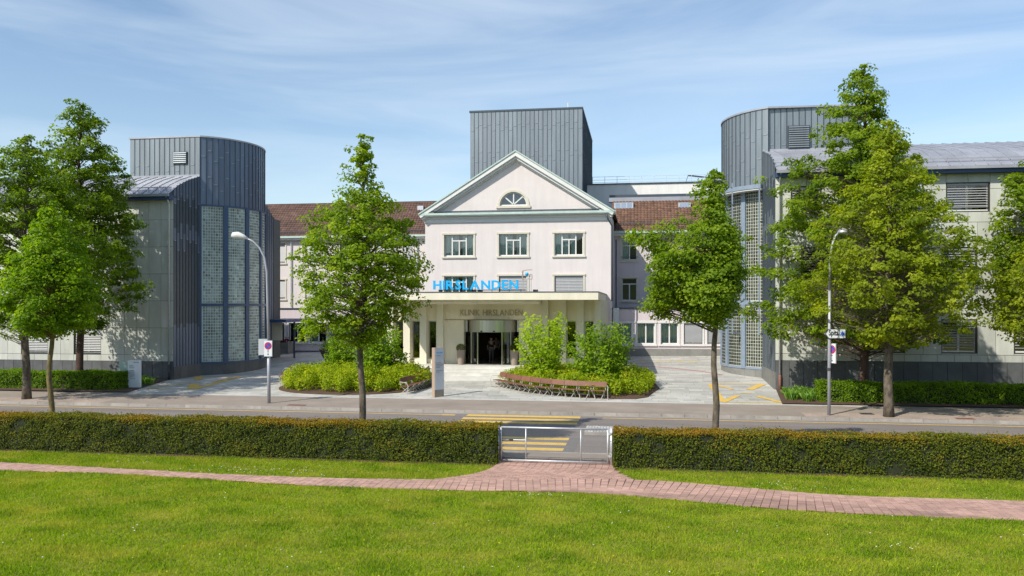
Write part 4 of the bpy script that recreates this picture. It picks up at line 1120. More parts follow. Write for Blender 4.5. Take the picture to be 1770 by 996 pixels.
for k in range(4):
    o_ = k*127
    rh.append((xa(1502+o_*.985, YR0), xa(1564+o_*.985, YR0), za(1600, 610.5, YR0), za(1600, 552, YR0)))
    rh.append((xa(1502+o_*.985, YR0), xa(1564+o_*.985, YR0), za(1600, 487, YR0), za(1600, 428, YR0)))
    rh.append((xa(1508+o_, YR0), xa(1584+o_, YR0), za(1650, 367, YR0), za(1650, 316, YR0)))
rh = [h for h in rh if h[1] < 29]
rh.append((xa(1367, YR0), xa(1420, YR0), za(1400, 367, YR0), za(1400, 322, YR0)))
rh.append((xa(1385, YR0), xa(1440, YR0), za(1400, 487, YR0), za(1400, 428, YR0)))
LCW = clinic('left_clinic_wing', 'stone and blue-grey zinc clinic wing with round glass-block drum, left of the forecourt', 1, XL, YL0, YL1, -31.9, 56.5, 4.6, -56, .3, 1.39, 1.81, 12.07, 13.8, 16.5, lh, zinc_shade, 5.2, gblock, mortar)
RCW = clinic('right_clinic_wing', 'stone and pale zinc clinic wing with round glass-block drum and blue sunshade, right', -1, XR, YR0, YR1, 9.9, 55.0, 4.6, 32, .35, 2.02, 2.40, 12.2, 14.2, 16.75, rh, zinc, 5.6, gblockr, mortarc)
for i, h in enumerate(lh): window(LCW, *h, YL0, 'double', surround=None, frame=trimw, cur=None, blind=.97, bpitch=.11, btilt=.52)
for i, h in enumerate(rh): window(RCW, *h, YR0, 'double', surround=None, frame=trimw, cur=None, blind=.88, bpitch=.13, btilt=.36)
rebase(LCW, (XL, YL0, .3)); rebase(RCW, (XR, YR0, .3))

# ------------------------------------------------------------ foliage generators
def tree(px, Y, z0, prof, label, group, lm, bk, nclump=150, per=120, leaf=.15, tr=.13, clear=None, seed=1, cdepth=1.0, gap=.0, lean=0, avoid=()):
    """prof: (photo row, px left, px right) outline of the crown from top to bottom"""
    global rng
    R_ = random.Random(seed); rg = np.random.default_rng(seed)
    X = xa(px, Y); m_px = dep(px, Y)/FP
    pr = [(za(px, a, Y), (px-l)*m_px, (r-px)*m_px) for a, l, r in prof]     # z, left, right (top -> bottom)
    def rad(z):
        for (a, l1, r1), (b, l2, r2) in zip(pr, pr[1:]):
            if b <= z <= a:
                k = (a-z)/(a-b); return l1+(l2-l1)*k, r1+(r2-r1)*k
        return (0.05, 0.05)
    def env(z, az):
        l, r = rad(z); dd = (abs(l)+abs(r))/2*cdepth; c = math.cos(az); s_ = math.sin(az)
        sx_ = r if c > 0 else l
        if sx_ < .05: sx_ = .05
        lob = .93+.16*math.sin(az*3+z*1.7+seed)+.12*math.sin(az*5-z*3.1+seed*2)
        return lob/math.sqrt((c/sx_)**2+(s_/max(dd, .05))**2)
    zt, zb_ = pr[0][0], pr[-1][0]; sk = .17
    pr = [(z-(.12 if i == 0 else 0), max(.03, l-min(sk, abs(l)*.6)) if l > -.2 else l, max(.03, r-min(sk, abs(r)*.6)) if r > -.2 else r) for i, (z, l, r) in enumerate(pr)]
    t = E('tree', label, 'tree', group)
    tk = M(); cl = clear or zb_
    # trunk with leader
    pts = []; rs = []; n = 14
    for i in range(n+1):
        z = z0-.15+(zt-.25-z0)*i/n; k = i/n
        pts.append((X+.05*math.sin(i*1.3+seed)*min(1, i/3)+lean*k, Y+.05*math.cos(i*1.1+seed), z)); rs.append(tr*(1.25 if i == 0 else 1)*(1-k)**.8+.015)
    tk.tube(pts, rs, 10)
    def trunk(z):
        k = (z-z0+.15)/(zt-.25-z0); k = max(0, min(1, k))*n; i = min(n-1, int(k)); f = k-i
        return Vector(pts[i]).lerp(Vector(pts[i+1]), f)
    tk.build('trunk', bk, t, smooth=True)
    # limbs
    lb = M(); ends = []
    nl = int(26+(zt-zb_)*2.6)
    for i in range(nl):
        f = (i+.5)/nl; zs_ = cl+(zt-cl)*(.02+.93*f); az = i*2.4+R_.uniform(-.3, .3)
        z1 = zs_+ (zt-cl)*(.05+.10*(1-f))*R_.uniform(.5, 1.3)
        z1 = min(z1, zt-.15); z1 = max(z1, zb_+.15)
        if f < .18: z1 = zb_+R_.uniform(.1, 1.1)
        r = env(z1, az)*R_.uniform(.72, .97); p0 = trunk(zs_)
        p2 = Vector((X+r*math.cos(az), Y+r*math.sin(az), z1)); mid = p0.lerp(p2, .5)+Vector((0, 0, .12*r))
        q = [p0, p0.lerp(mid, .6)+Vector((0, 0, .03*r)), mid, mid.lerp(p2, .6)+Vector((R_.uniform(-.1, .1), R_.uniform(-.1, .1), .02)), p2]
        r0 = tr*.42*(1-f*.75)
        lb.tube(q, [r0, r0*.75, r0*.5, r0*.3, .008], 5, False); ends.append((q, r))
    # clumps along limbs and on the crown's outer skin
    cs = []
    for q, r in ends:
        k = max(2, int(r*2.2))
        for j in range(k):
            f = .3+.7*(j+R_.random()*.7)/k; i_ = min(3, int(f*4)); p = q[i_].lerp(q[i_+1], f*4-i_)
            cs.append(p+Vector((R_.uniform(-.25, .25), R_.uniform(-.25, .25), R_.uniform(-.15, .2))))
    tries = 0
    while len(cs) < nclump*1.75 and tries < 20000:
        tries += 1
        z = zb_+(zt-zb_)*R_.random()**1.0; l, r = rad(z)
        if R_.random() > (((l+r)/2)/(max(abs(a[1])+abs(a[2]) for a in pr)/2))**1.5+.06: continue
        az = R_.uniform(0, 2*PI); e = env(z, az)*R_.uniform(.5, 1.0)**.5
        p = Vector((X+e*math.cos(az), Y+e*math.sin(az), z))
        if min((c-p).length for c in cs[-90:] or [Vector((1e3, 0, 0))]) < .26: continue
        cs.append(p); a = trunk(z-.35*e)
        lb.tube([a, a.lerp(p, .5)+Vector((0, 0, .08)), p], [.02, .012, .006], 3, False)
    lb.build('limbs', bk, t)
    PP = []; NN = []; TT = []; SS = []
    for c in cs:
        l, r = rad(c.z); e = (l+r)/2
        rc = R_.uniform(.20, .44)*(1 if e > .9 else .55+.4*e)*(leaf/.14)**.6
        n = int(per*.44*R_.uniform(.5, 1.4)*(1 if e > .9 else .6))
        d = rg.normal(size=(n, 3)); d /= np.linalg.norm(d, axis=1, keepdims=True)
        rr = rg.uniform(.25, 1, n)**.6
        off = d*rr[:, None]*np.array([rc*1.25, rc*1.25, rc*.62]); off[:, 2] -= .22*(off[:, 0]**2+off[:, 1]**2)/max(rc, .1)
        P = np.array(c)+off
        out = np.array([c.x-X, c.y-Y, 0.0]); out /= max(.3, np.linalg.norm(out))
        N_ = d*.55+np.array([0, 0, .75])+out*.45+rg.normal(size=(n, 3))*.38
        base = R_.gauss(.46, .16)
        PP.append(P); NN.append(N_); TT.append(base+rg.normal(size=n)*.14+off[:, 2]/rc*.12); SS.append(rg.uniform(.6, 1.15, n)*leaf*.92)
    P = np.concatenate(PP); k = P[:, 2] > z0+1.5
    for ax_, bx_, ay_, az_, bz_ in avoid: k &= ~((P[:, 0] > ax_) & (P[:, 0] < bx_) & (P[:, 1] < ay_) & (P[:, 2] > az_) & (P[:, 2] < bz_))   # kept clear of the lamp
    old = rng; rng = rg
    me = leaves('crown', P[k], np.concatenate(NN)[k], np.concatenate(SS)[k], np.concatenate(TT)[k], lm); rng = old
    ob('crown', me, t)
    rebase(t, (X, Y, z0)); return t
def hedge(name, label, x0, x1, y0, y1, z0, z1, lm, n, leaf, orange=0, group=None, cat='hedge', seed=3, bump=.05):
    rg = np.random.default_rng(seed); t = E(name, label, cat, group)
    def wob(x, z, k): return bump*(np.sin(x*1.1+k)+.8*np.sin(x*2.7+z*2+k*2)+.6*np.sin(x*6.3-z*5+k)+.5*np.sin(z*7.3+x*3.3)+.35*np.sin(x*13+z*9))
    d = leaf*1.2
    s = M(); nx = max(2, int((x1-x0)/.3)); 
    for i in range(nx):
        a, b = x0+(x1-x0)*i/nx, x0+(x1-x0)*(i+1)/nx
        s.box(a+(d if i == 0 else 0), b-(d if i == nx-1 else -.001*(i % 2)), y0+d+bump+.02, y1-d-bump, z0, z1-d-bump*.7)
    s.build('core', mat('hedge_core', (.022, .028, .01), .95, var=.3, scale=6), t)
    L_, H, D = x1-x0, z1-z0, y1-y0
    areas = np.array([L_*H, L_*D, D*H, D*H, L_*H*.25]); pk = rg.choice(5, n, p=areas/areas.sum())
    u, v = rg.random(n), rg.random(n); P = np.zeros((n, 3)); N_ = np.zeros((n, 3)); dp = rg.exponential(.045, n)*leaf/.05 - (rg.random(n) < .03)*rg.uniform(0, .1, n)
    v2 = v**.9
    x = x0+L_*u; 
    m0 = pk == 0; P[m0] = np.stack([x, y0+wob(x, v*H, 0)+dp, z0+H*v2], 1)[m0]; N_[m0] = (0, -1, .35)
    m1 = pk == 1; P[m1] = np.stack([x, y0+D*v, z1+wob(x, v*D, 4)*.7-dp], 1)[m1]; N_[m1] = (0, -.1, 1)
    m2 = pk == 2; P[m2] = np.stack([x0+dp, y0+D*u, z0+H*v], 1)[m2]; N_[m2] = (-1, 0, .3)
    m3 = pk == 3; P[m3] = np.stack([x1-dp, y0+D*u, z0+H*v], 1)[m3]; N_[m3] = (1, 0, .3)
    m4 = pk == 4; P[m4] = np.stack([x, y1+wob(x, v*H, 2)-dp, z0+H*v], 1)[m4]; N_[m4] = (0, 1, .3)
    # round the shoulders a little
    top = np.clip((P[:, 2]-(z1-.16))/.16, 0, 1); P[:, 1] += np.where(m0, top*top*.09, 0)
    N_ = N_+rg.normal(size=(n, 3))*.55
    hrel = (P[:, 2]-z0)/H
    gp = np.sin(P[:, 0]*2.3+seed)*np.sin(P[:, 0]*.91+P[:, 2]*5)+np.sin(P[:, 0]*5.9-P[:, 2]*7)*np.sin(P[:, 0]*3.1+P[:, 2]*3.7+1)
    P[:, 1] += np.where(m0 & (gp > .75), rg.uniform(0, .16, n), 0)          # hollows in the clipped face
    tone = .36+rg.normal(size=n)*.16+.13*np.sin(P[:, 0]*1.7+P[:, 2]*4)*np.sin(P[:, 0]*.63)-.10*np.clip(gp, 0, 2)
    sh = m1 & (rg.random(n) < .03); P[sh, 2] += rg.uniform(.02, .11, sh.sum())   # stray shoots
    if orange:
        # new growth on the clipped top and shoulder is orange-brown
        patch = .5+.5*np.sin(P[:, 0]*.8+1.0)*np.sin(P[:, 0]*.31+2)
        tone += orange*np.clip((hrel-.80)/.2, 0, 1)*(.45+.75*patch)*rg.uniform(.3, 1.2, n)+orange*.3*np.clip((hrel-.5)/.5, 0, 1)*patch*rg.random(n)
    global rng
    old = rng; rng = rg
    ob('foliage', leaves('foliage', P, N_, rg.uniform(.6, 1.3, n)*leaf, tone, lm), t); rng = old
    rebase(t, ((x0+x1)/2, (y0+y1)/2, z0)); return t

G1 = 'young maples between the near hedge and the road'; G2 = 'trees on the far pavement'; G3 = 'tall dark trees against the clinic wings'
tree(625, 27.15, 0, [(232, 612, 640), (250, 600, 652), (300, 585, 655), (330, 560, 662), (352, 558, 690), (375, 530, 706), (420, 516, 734), (470, 510, 740), (510, 506, 735), (540, 510, 720), (560, 500, 668), (592, 520, 640)],
     'slender maple with fresh green pointed crown standing in front of the entrance, left of centre', G1, L_D, bark, 250, 135, .135, .115, seed=11, clear=3.9)
tree(1236, 27.15, 0, [(294, 1205, 1216), (312, 1196, 1228), (345, 1180, 1240), (380, 1165, 1258), (400, 1102, 1268), (430, 1098, 1276), (470, 1100, 1283), (500, 1092, 1282), (530, 1110, 1265), (558, 1150, 1240)],
     'small leafy tree with a bare trunk between the gate and the right drum', G1, L_E, bark, 290, 140, .13, .11, seed=23, clear=4.5)
tree(88, 27.15, 0, [(350, 84, 104), (375, 62, 124), (410, 48, 142), (450, 30, 158), (490, 12, 172), (530, 0, 165), (560, 8, 150), (585, 60, 118)],
     'bright green young maple with yellow-lichened thin trunk, left end of the near hedge', G1, L_C, barky, 190, 130, .14, .10, seed=5, clear=3.7)
tree(45, 38.6, .12, [(228, 36, 52), (245, 10, 70), (290, -30, 100), (340, -60, 150), (400, -90, 190), (460, -110, 205), (520, -100, 200), (560, -80, 130), (580, -30, 70)],
     'large spreading tree on the far pavement at the left edge of the photo', G2, L_A, bark, 330, 120, .19, .2, seed=31, clear=4.0)
tree(138, 45.2, .25, [(168, 115, 128), (185, 100, 160), (215, 95, 185), (260, 70, 205), (310, 50, 225), (360, 40, 238), (420, 30, 238), (470, 20, 246), (515, 30, 250), (545, 50, 205), (575, 100, 185)],
     'tall dark green tree close to the stone wall of the left clinic wing', G3, L_A, barkd, 380, 120, .21, .22, seed=41, clear=3.6, cdepth=.9)
tree(1536, 38.3, .13, [(206, 1536, 1554), (225, 1510, 1580), (262, 1490, 1600), (310, 1475, 1620), (360, 1440, 1650), (420, 1410, 1690), (470, 1400, 1702), (520, 1405, 1700), (555, 1430, 1690), (595, 1500, 1600)],
     'broad olive-yellow maple on the far pavement beside the hospital direction sign', G2, L_F, bark, 380, 125, .165, .19, seed=53, clear=4.2, avoid=((8.1, 9.5, 38.9, 7.7, 8.8), (8.0, 8.6, 38.9, 2, 5.9), (7.6, 9.5, 38.9, 3.1, 4.5)))
tree(1494, 44.3, .25, [(110, 1462, 1478), (130, 1440, 1508), (165, 1425, 1525), (200, 1400, 1530), (250, 1375, 1560), (300, 1340, 1590), (360, 1320, 1600), (420, 1300, 1620), (480, 1290, 1620), (530, 1300, 1630), (570, 1320, 1620), (600, 1420, 1600)],
     'tallest tree, mid-green, close to the right clinic wing behind the clipped hedge', G3, L_G, barkd, 560, 120, .2, .22, seed=67, clear=3.8, cdepth=.8)
tree(1822, 38.3, .13, [(400, 1790, 1840), (430, 1745, 1880), (480, 1715, 1920), (530, 1700, 1940), (570, 1720, 1930), (598, 1770, 1870)],
     'olive-green tree on the far pavement cut off by the right edge of the photo', G2, L_F, bark, 200, 120, .17, .17, seed=71, clear=3.5)
tree(1800, 44.6, .25, [(268, 1775, 1800), (300, 1745, 1850), (340, 1728, 1890), (400, 1712, 1910), (460, 1708, 1900), (500, 1730, 1880), (540, 1760, 1860)],
     'dark green tree by the right clinic wing at the right edge of the photo', G3, L_G, barkd, 200, 120, .2, .2, seed=79, clear=4.2, cdepth=.8)

HG = 'clipped hedges along the lawn'
xl = xa(860, 25.5); xr = xa(1060, 25.5)
hedge('yew_hedge', 'long dark green clipped hedge with orange-brown top left of the metal gate', -31, xl, 25.35, 26.45, .0, 1.23, L_H, 80000, .055, .55, HG, seed=3, bump=.035)
hedge('yew_hedge', 'long dark green clipped hedge with orange-brown top right of the metal gate', xr, 24, 25.35, 26.45, .0, 1.18, L_H, 70000, .055, .6, HG, seed=4, bump=.035)
HG2 = 'fresh green hedges in front of the clinic wings'
hedge('privet_hedge', 'bright green clipped hedge in front of the left clinic wing', -50, xa(201, 42.6), 42.5, 43.8, .1, 1.22, L_P, 42000, .075, 0, HG2, seed=8, bump=.06)
hedge('privet_hedge', 'bright green clipped hedge in front of the right clinic wing', xa(1417, 42.3), 30, 42.3, 43.6, .1, 1.22, L_P, 42000, .075, 0, HG2, seed=9, bump=.06)
# soil strips under the far hedges
for xf0, xf1, xb0, xb1, yb_ in ((-50, xa(222, 41.7), -50, xa(293, 49.2), 49.2), (xa(1351, 41.7), 30, XR+.02, 30, 46.5)):
    s = M(); N_ = 8; vs = []
    for j_ in range(7):
        f = j_/6; y = YPB+.12+(yb_-YPB-.12)*f
        for i_ in range(N_+1):
            x = (xf0+(xb0-xf0)*f)+((xf1+(xb1-xf1)*f)-(xf0+(xb0-xf0)*f))*i_/N_; vs.append((x, y, gz(x, y)+.05))
    s.add(vs, [(j_*(N_+1)+i_, j_*(N_+1)+i_+1, (j_+1)*(N_+1)+i_+1, (j_+1)*(N_+1)+i_) for j_ in range(6) for i_ in range(N_)]).build('hedge_bed', soil, kind='structure')

# ------------------------------------------------------------ planting beds
def blob(cx, cy, rx, ry, n=48, k=0, sq=2.4):
    out = []
    for i in range(n):
        a = 2*PI*i/n; c, s_ = math.cos(a), math.sin(a); r = (abs(c)**sq+abs(s_)**sq)**(-1/sq)
        out.append((cx+rx*r*c, cy+ry*r*s_))
    return out
def bed(name, poly, label, n, seed, hmax):
    rg = np.random.default_rng(seed)
    cx = sum(p[0] for p in poly)/len(poly); cy = sum(p[1] for p in poly)/len(poly)
    s = M(); N = len(poly)
    def P_(x, y, dz): return (x, y, gz(x, y)+dz)
    vs = [P_(x, y, -.02) for x, y in poly]+[P_(x, y, .04) for x, y in poly]+[P_(cx+(x-cx)*.9, cy+(y-cy)*.9, .09) for x, y in poly]+[P_(cx+(x-cx)*.45, cy+(y-cy)*.45, .12) for x, y in poly]+[P_(cx, cy, .12)]
    fs = []
    for r in range(3):
        for i in range(N): fs.append((r*N+i, r*N+(i+1) % N, (r+1)*N+(i+1) % N, (r+1)*N+i))
    for i in range(N): fs.append((3*N+i, 3*N+(i+1) % N, 4*N))
    s.add(vs, fs).build('flower_bed', soil, kind='structure')
    # pale flush border around the bed
    px_ = np.array(poly)
    # plants: many small mounds of leaves with upright shoots
    def inside(x, y, k):
        r = False; j = N-1
        for i in range(N):
            xi, yi = cx+(poly[i][0]-cx)*k, cy+(poly[i][1]-cy)*k; xj, yj = cx+(poly[j][0]-cx)*k, cy+(poly[j][1]-cy)*k
            if (yi > y) != (yj > y) and x < (xj-xi)*(y-yi)/(yj-yi)+xi: r = not r
            j = i
        return r
    xs_, ys_ = px_[:, 0], px_[:, 1]; PP = []; NN = []; TT = []; SS = []
    cnt = 0; st_ = M()
    while cnt < n:
        x = rg.uniform(xs_.min(), xs_.max()); y = rg.uniform(ys_.min(), ys_.max())
        if not inside(x, y, .93): continue
        cnt += 1; h = rg.uniform(.62, 1.0)*hmax*(1 if inside(x, y, .82) else .78); k = 70; g = gz(x, y)+.08
        f = rg.random(k)**.7; z = g+h*f; rr = .10+.26*np.sin(f*2.6)
        a = rg.uniform(0, 2*PI, k); q = np.stack([x+rr*np.cos(a)*rg.uniform(.4, 1, k), y+rr*np.sin(a)*rg.uniform(.4, 1, k), z], 1)
        PP.append(q); NN.append(np.stack([np.cos(a)*.5, np.sin(a)*.5, np.full(k, .7)], 1)+rg.normal(size=(k, 3))*.4)
        base = rg.normal(.32, .13); TT.append(base+rg.normal(size=k)*.13+.33*f**3*rg.random(k)); SS.append(rg.uniform(.07, .13, k))
    global rng
    old = rng; rng = rg
    me = leaves('ground_cover', np.concatenate(PP), np.concatenate(NN), np.concatenate(SS), np.concatenate(TT), L_S); rng = old
    ob(name, me, kind='stuff', label=label, category='ground cover')
polyL = blob(-16.2, 46.2, 4.4, 4.0, sq=2.2); polyL = [(x+.35*max(0, (x+15))*0, y) for x, y in polyL]
bedL = [(x, y) for x, y in polyL]
bed('low_shrubs', bedL, 'low yellow-green shrubs filling the round bed left of the entrance', 600, 91, 1.32)
polyR = []
P1 = [og(a, b) for a, b in ((856, 664), (880, 671), (920, 679), (965, 684.5), (1010, 688), (1055, 690), (1100, 690), (1120, 687), (1126, 681))]
bedR = [(p.x, p.y) for p in P1]+[(1.1, 46.2), (.9, 48.5), (-.5, 50.4), (-3, 51.3), (-5.8, 50.8), (-7.4, 49)]
bed('low_shrubs', bedR, 'low yellow-green shrubs filling the bed behind the curved bench right of the entrance', 560, 93, 1.12)
def shrub(px, Y, prof, label, lm, seed, n=60, leaf=.13, per=60, stems=9):
    R_ = random.Random(seed); rg = np.random.default_rng(seed); X = xa(px, Y); z0 = gz(X, Y)+.1; m_px = dep(px, Y)/FP
    t = E('hazel_shrub', label, 'shrub', 'large shrubs in the entrance beds')
    pr = [(za(px, a, Y), (px-l)*m_px, (r-px)*m_px) for a, l, r in prof]; zt = pr[0][0]
    st_ = M(); PP = []; NN = []; TT = []; SS = []
    zb_ = pr[-1][0]
    def rad(z):
        for (a, l1, r1), (b, l2, r2) in zip(pr, pr[1:]):
            if b <= z <= a:
                k = (a-z)/(a-b); return l1+(l2-l1)*k, r1+(r2-r1)*k
        return (.2, .2)
    for i in range(n):
        az = i*2.399; z = zb_+(zt-zb_)*((i+.5)/n)**.75; l, r = rad(z); c = math.cos(az)
        e = (r if c > 0 else l)*R_.uniform(.55, 1.0); d = (l+r)/2*R_.uniform(.4, .9)
        p = Vector((X+e*c, Y+d*math.sin(az), z)); b = Vector((X+.12*c, Y+.12*math.sin(az), z0))
        mid = b.lerp(p, .5)+Vector((-.25*c, 0, -.05*(zt-zb_)))
        q = [b, b.lerp(mid, .5), mid, mid.lerp(p, .5), p]; st_.tube(q, [.03, .024, .016, .01, .004], 4, False)
        k = per; f = rg.uniform(.3, 1.02, k)**.6; P = np.array([list(q[min(3, int(g_*3.99))].lerp(q[min(3, int(g_*3.99))+1], g_*4-min(3, int(g_*3.99)))) for g_ in f])
        P += rg.normal(size=(k, 3))*np.array([.17, .17, .055])*(1.25-f[:, None]*.4)
        PP.append(P); NN.append(np.array([0, 0, 1])+rg.normal(size=(k, 3))*.55+np.array([c*.3, -.3, 0])); TT.append(R_.gauss(.48, .12)+rg.normal(size=k)*.15); SS.append(rg.uniform(.7, 1.25, k)*leaf)
    st_.build('stems', bark, t)
    global rng
    old = rng; rng = rg
    ob('foliage', leaves('foliage', np.concatenate(PP), np.concatenate(NN), np.concatenate(SS), np.concatenate(TT), lm), t); rng = old
    rebase(t, (X, Y, z0))
shrub(940, 46.3, [(540, 905, 985), (560, 895, 990), (590, 888, 985), (620, 898, 975), (640, 915, 965)], 'light lime-green open shrub right of the door, with wide-spreading twigs', L_Z, 3, 40, .165, 80)
shrub(1045, 45.6, [(556, 1010, 1078), (575, 985, 1092), (600, 972, 1102), (630, 975, 1100), (660, 990, 1085), (675, 1010, 1060)], 'denser mid-green shrub at the right of the right-hand bed', L_ZD, 5, 62, .165, 85)
shrub(655, 46.5, [(560, 632, 680), (575, 610, 698), (600, 600, 712), (630, 605, 715), (655, 620, 700)], 'mid-green shrub right of the slender tree trunk in the left-hand bed', L_ZD, 7, 60, .165, 85)
shrub(590, 48.5, [(580, 570, 612), (600, 558, 625), (625, 555, 628), (640, 565, 615)], 'smaller shrub left of the slender tree trunk in the left-hand bed', L_ZD, 9, 36, .165, 80)
# blade clumps by the clinic walls
def clump(pxs, label, seed):
    rg = np.random.default_rng(seed); V = []; T = []; n = 0
    for (px, py) in pxs:
        p = og(px, py)
        for k in range(90):
            a = rg.uniform(0, 2*PI); L_ = rg.uniform(.25, .55); bx, by = p.x+rg.normal()*.12, p.y+rg.normal()*.12; w = .018
            ca, sa = math.cos(a), math.sin(a); tx, ty = bx+ca*L_*.5, by+sa*L_*.5
            V += [(bx-sa*w, by+ca*w, p.z+.04), (bx+sa*w, by-ca*w, p.z+.04), (bx+ca*L_*.3+sa*w, by+sa*L_*.3-ca*w, p.z+L_*.8), (tx, ty, p.z+L_*rg.uniform(.7, 1.1))]; T += [rg.random()]*4
    V = np.array(V); i = np.arange(len(V)//4)*4
    o = ob('iris_clump', npmesh('iris_clump', V, np.concatenate([np.stack([i, i+1, i+2], 1), np.stack([i, i+2, i+3], 1)]), L_I, np.array(T)), label=label, category='plants', kind='stuff')
clump([(1362, 684), (1370, 692), (1384, 690), (1396, 695), (1404, 686), (1378, 682), (1390, 684), (1410, 692), (1372, 688)], 'clump of blade-leaved plants at the foot of the right clinic wing, left of the hedge', 1)
clump([(238, 668), (248, 664), (256, 666), (242, 662), (250, 661), (206, 668), (200, 664)], 'clump of dark grass beside the white information pylon on the left', 2)

# ------------------------------------------------------------ benches: curved rows of backrest panels on crossed steel legs
polel = mat('pale_tube', (.48, .46, .43), .5, var=.08)
def bench(pts, label, n, face):
    t = E('curved_bench', label, 'bench', 'curved benches round the entrance beds')
    P = [Vector(p) for p in pts]
    Ls = [0]
    for a, b in zip(P, P[1:]): Ls.append(Ls[-1]+(b-a).length)
    def at(s_):
        s_ = max(0, min(Ls[-1]-1e-6, s_))
        for i in range(len(P)-1):
            if Ls[i] <= s_ <= Ls[i+1]:
                f = (s_-Ls[i])/(Ls[i+1]-Ls[i]); return P[i].lerp(P[i+1], f), (P[i+1]-P[i]).normalized()
    L_ = Ls[-1]; w = L_/n
    seat = M()
    for i in range(n):
        p0, d = at(i*w); p1, d1 = at((i+1)*w); d = (p1-p0).normalized(); nr = Vector((d.y, -d.x, 0))*face; nr.normalize()   # toward the sitter's front
        b0, b1 = p0-nr*.22, p1-nr*.22; up = Vector((0, 0, 1)); g = d*.018
        s = M(); lo, hi = .60, .86; th = nr*.03; back = nr*-.06
        v = [b0+g+up*lo, b1-g+up*lo, b1-g+up*lo+th, b0+g+up*lo+th, b0+g+up*hi+back, b1-g+up*hi+back, b1-g+up*hi+th+back, b0+g+up*hi+th+back]
        s.add(v, [(3,2,1,0), (4,5,6,7), (0,1,5,4), (1,2,6,5), (2,3,7,6), (3,0,4,7)]); s.build('backrest_panel', wood, t)
        for k in range(4):
            o_ = nr*(-.14+k*.11)
            q = [p0+g+o_+up*.43, p1-g+o_+up*.43]
            seat.bar(q[0], q[1], .09, .025)
        seat.build('seat_slats', wood, t) if False else None
        # crossed legs
        c = (p0+p1)/2
        lg_ = M()
        for q, s_ in ((p0.lerp(p1, .1), 1), (p0.lerp(p1, .9), -1)):
            e = d*(.16*s_)
            lg_.tube([q-nr*.27+up*.62, q-nr*.20+up*.43, q+nr*.22+e+up*.0], .017, 6); lg_.tube([q+nr*.27+up*.43, q-nr*.24+e*.4+up*.0], .017, 6)
        lg_.tube([p0.lerp(p1, .1)+nr*.0+up*.22, p0.lerp(p1, .9)+up*.22], .010, 6)
        lg_.build('leg_frame', polel, t)
    seat.build('seat', wood, t)
    for s_ in (0, L_):
        p, d = at(s_); nr = Vector((d.y, -d.x, 0))*face; q = d*(.12 if s_ else -.12); up = Vector((0, 0, 1))
        M().tube([p-nr*.25+up*.66, p+nr*.2+up*.64+q, p+nr*.32+up*.45+q, p+nr*.25+q+up*.02, p-nr*.2+q+up*.02], .018, 6).build('armrest', polel, t)
    rebase(t, P[len(P)//2])
bp_ = [og(a, b) for a, b in ((858, 669), (885, 675.5), (920, 681), (960, 685.5), (1005, 688.5), (1048, 690))]
bench(bp_, 'long curved row of brown backrests on crossed steel legs, before the right-hand bed', 10, 1)
bp_ = [og(a, b) for a, b in ((698, 682), (715, 677), (730, 671), (741, 664), (749, 656))]
bench(bp_, 'short curved brown bench beside the left-hand bed, half behind the taupe pylon', 9, 1)
bp_ = [og(a, b) for a, b in ((497, 654), (488, 661), (492, 668))]
bench(bp_, 'end of a pale wire-legged bench at the left edge of the left-hand bed', 3, 1)

# ------------------------------------------------------------ pylons
def pylon(px0, px1, px2_, pyb, pyt, label, side, front, rot, dark_foot):
    p = og((px0+px2_)/2, pyb); h = (pyb-pyt)*dep((px0+px2_)/2, p.y)/FP
    t = E('information_pylon', label, 'sign'); m_px = dep(px1, p.y)/FP
    w = (px2_-px0)*m_px
    return t, p, h, w
p = og(757, 686); h = 85*dep(757, p.y)/FP
t = E('information_pylon', 'tall taupe information pylon with a pale text face standing in front of the steps', 'sign')
W_, D_ = .60, .24; 
s = M().box(-W_/2, W_/2, -D_/2, D_/2, 0, h); s.build('body', taupe, t)
def textlines(parent, w, y, zs, m, seed):
    R_ = random.Random(seed); s = M()
    for z, lw, th in zs: s.box(-w/2+.06, -w/2+.06+lw, y-.004, y, z, z+th)
    s.build('print', m, parent, kind='stuff')
gm = mat('print_grey', (.22, .25, .3), .6)
M().box(-W_/2+.02, W_/2-.02, -D_/2-.012, -D_/2, .38, h-.02).build('face', mat('face_grey', (.55, .59, .64), .25, var=.03), t)
M().box(-W_/2+.02, W_/2-.02, -D_/2-.01, -D_/2, .02, .372).build('foot_plate', mat('mirror_foot', (.25, .24, .22), .15, metal=.8), t)
place_text('HIRSLANDEN', t, -W_/2+.1, W_/2-.1, h-.3, .08, -D_/2-.02, blue, .003, .02, .12)
textlines(t, W_, -D_/2-.014, [(h-.42, .3, .02), (h-.8, .35, .03), (h-.88, .5, .03), (h-.96, .42, .03), (h-1.04, .3, .03), (h-1.2, .45, .03), (h-1.28, .25, .03)], gm, 1)
t.location = p; t.rotation_euler.z = math.radians(50)
p = og(226, 671); h = 47*dep(226, p.y)/FP+.04
t = E('information_pylon', 'low white and glass information pylon beside the left clinic wing', 'sign')
M().box(-.12, .56, -.12, .12, 0, h).build('body', signw, t)
M().box(-.66, -.124, -.05, .05, .05, h-.03).build('glass_side', mat('pale_glass', (.40, .52, .5), .15, var=.1), t)
place_text('HIRSLANDEN', t, .22, .52, h-.14, .05, -.128, signblue, .003, .01, .12)
s = M()
for z, lw, th in ((.33, .22, .035), (.40, .3, .02), (.45, .28, .02), (.60, .27, .035), (.66, .3, .02), (.71, .33, .02), (.76, .28, .02), (.81, .33, .02), (.86, .3, .02), (.91, .33, .02), (.96, .2, .02), (1.04, .34, .02)):
    s.box(-.03, -.03+lw, -.126, -.122, h-z, h-z+th)
s.build('print', gm, t, kind='stuff')
t.location = p; t.rotation_euler.z = math.radians(10)

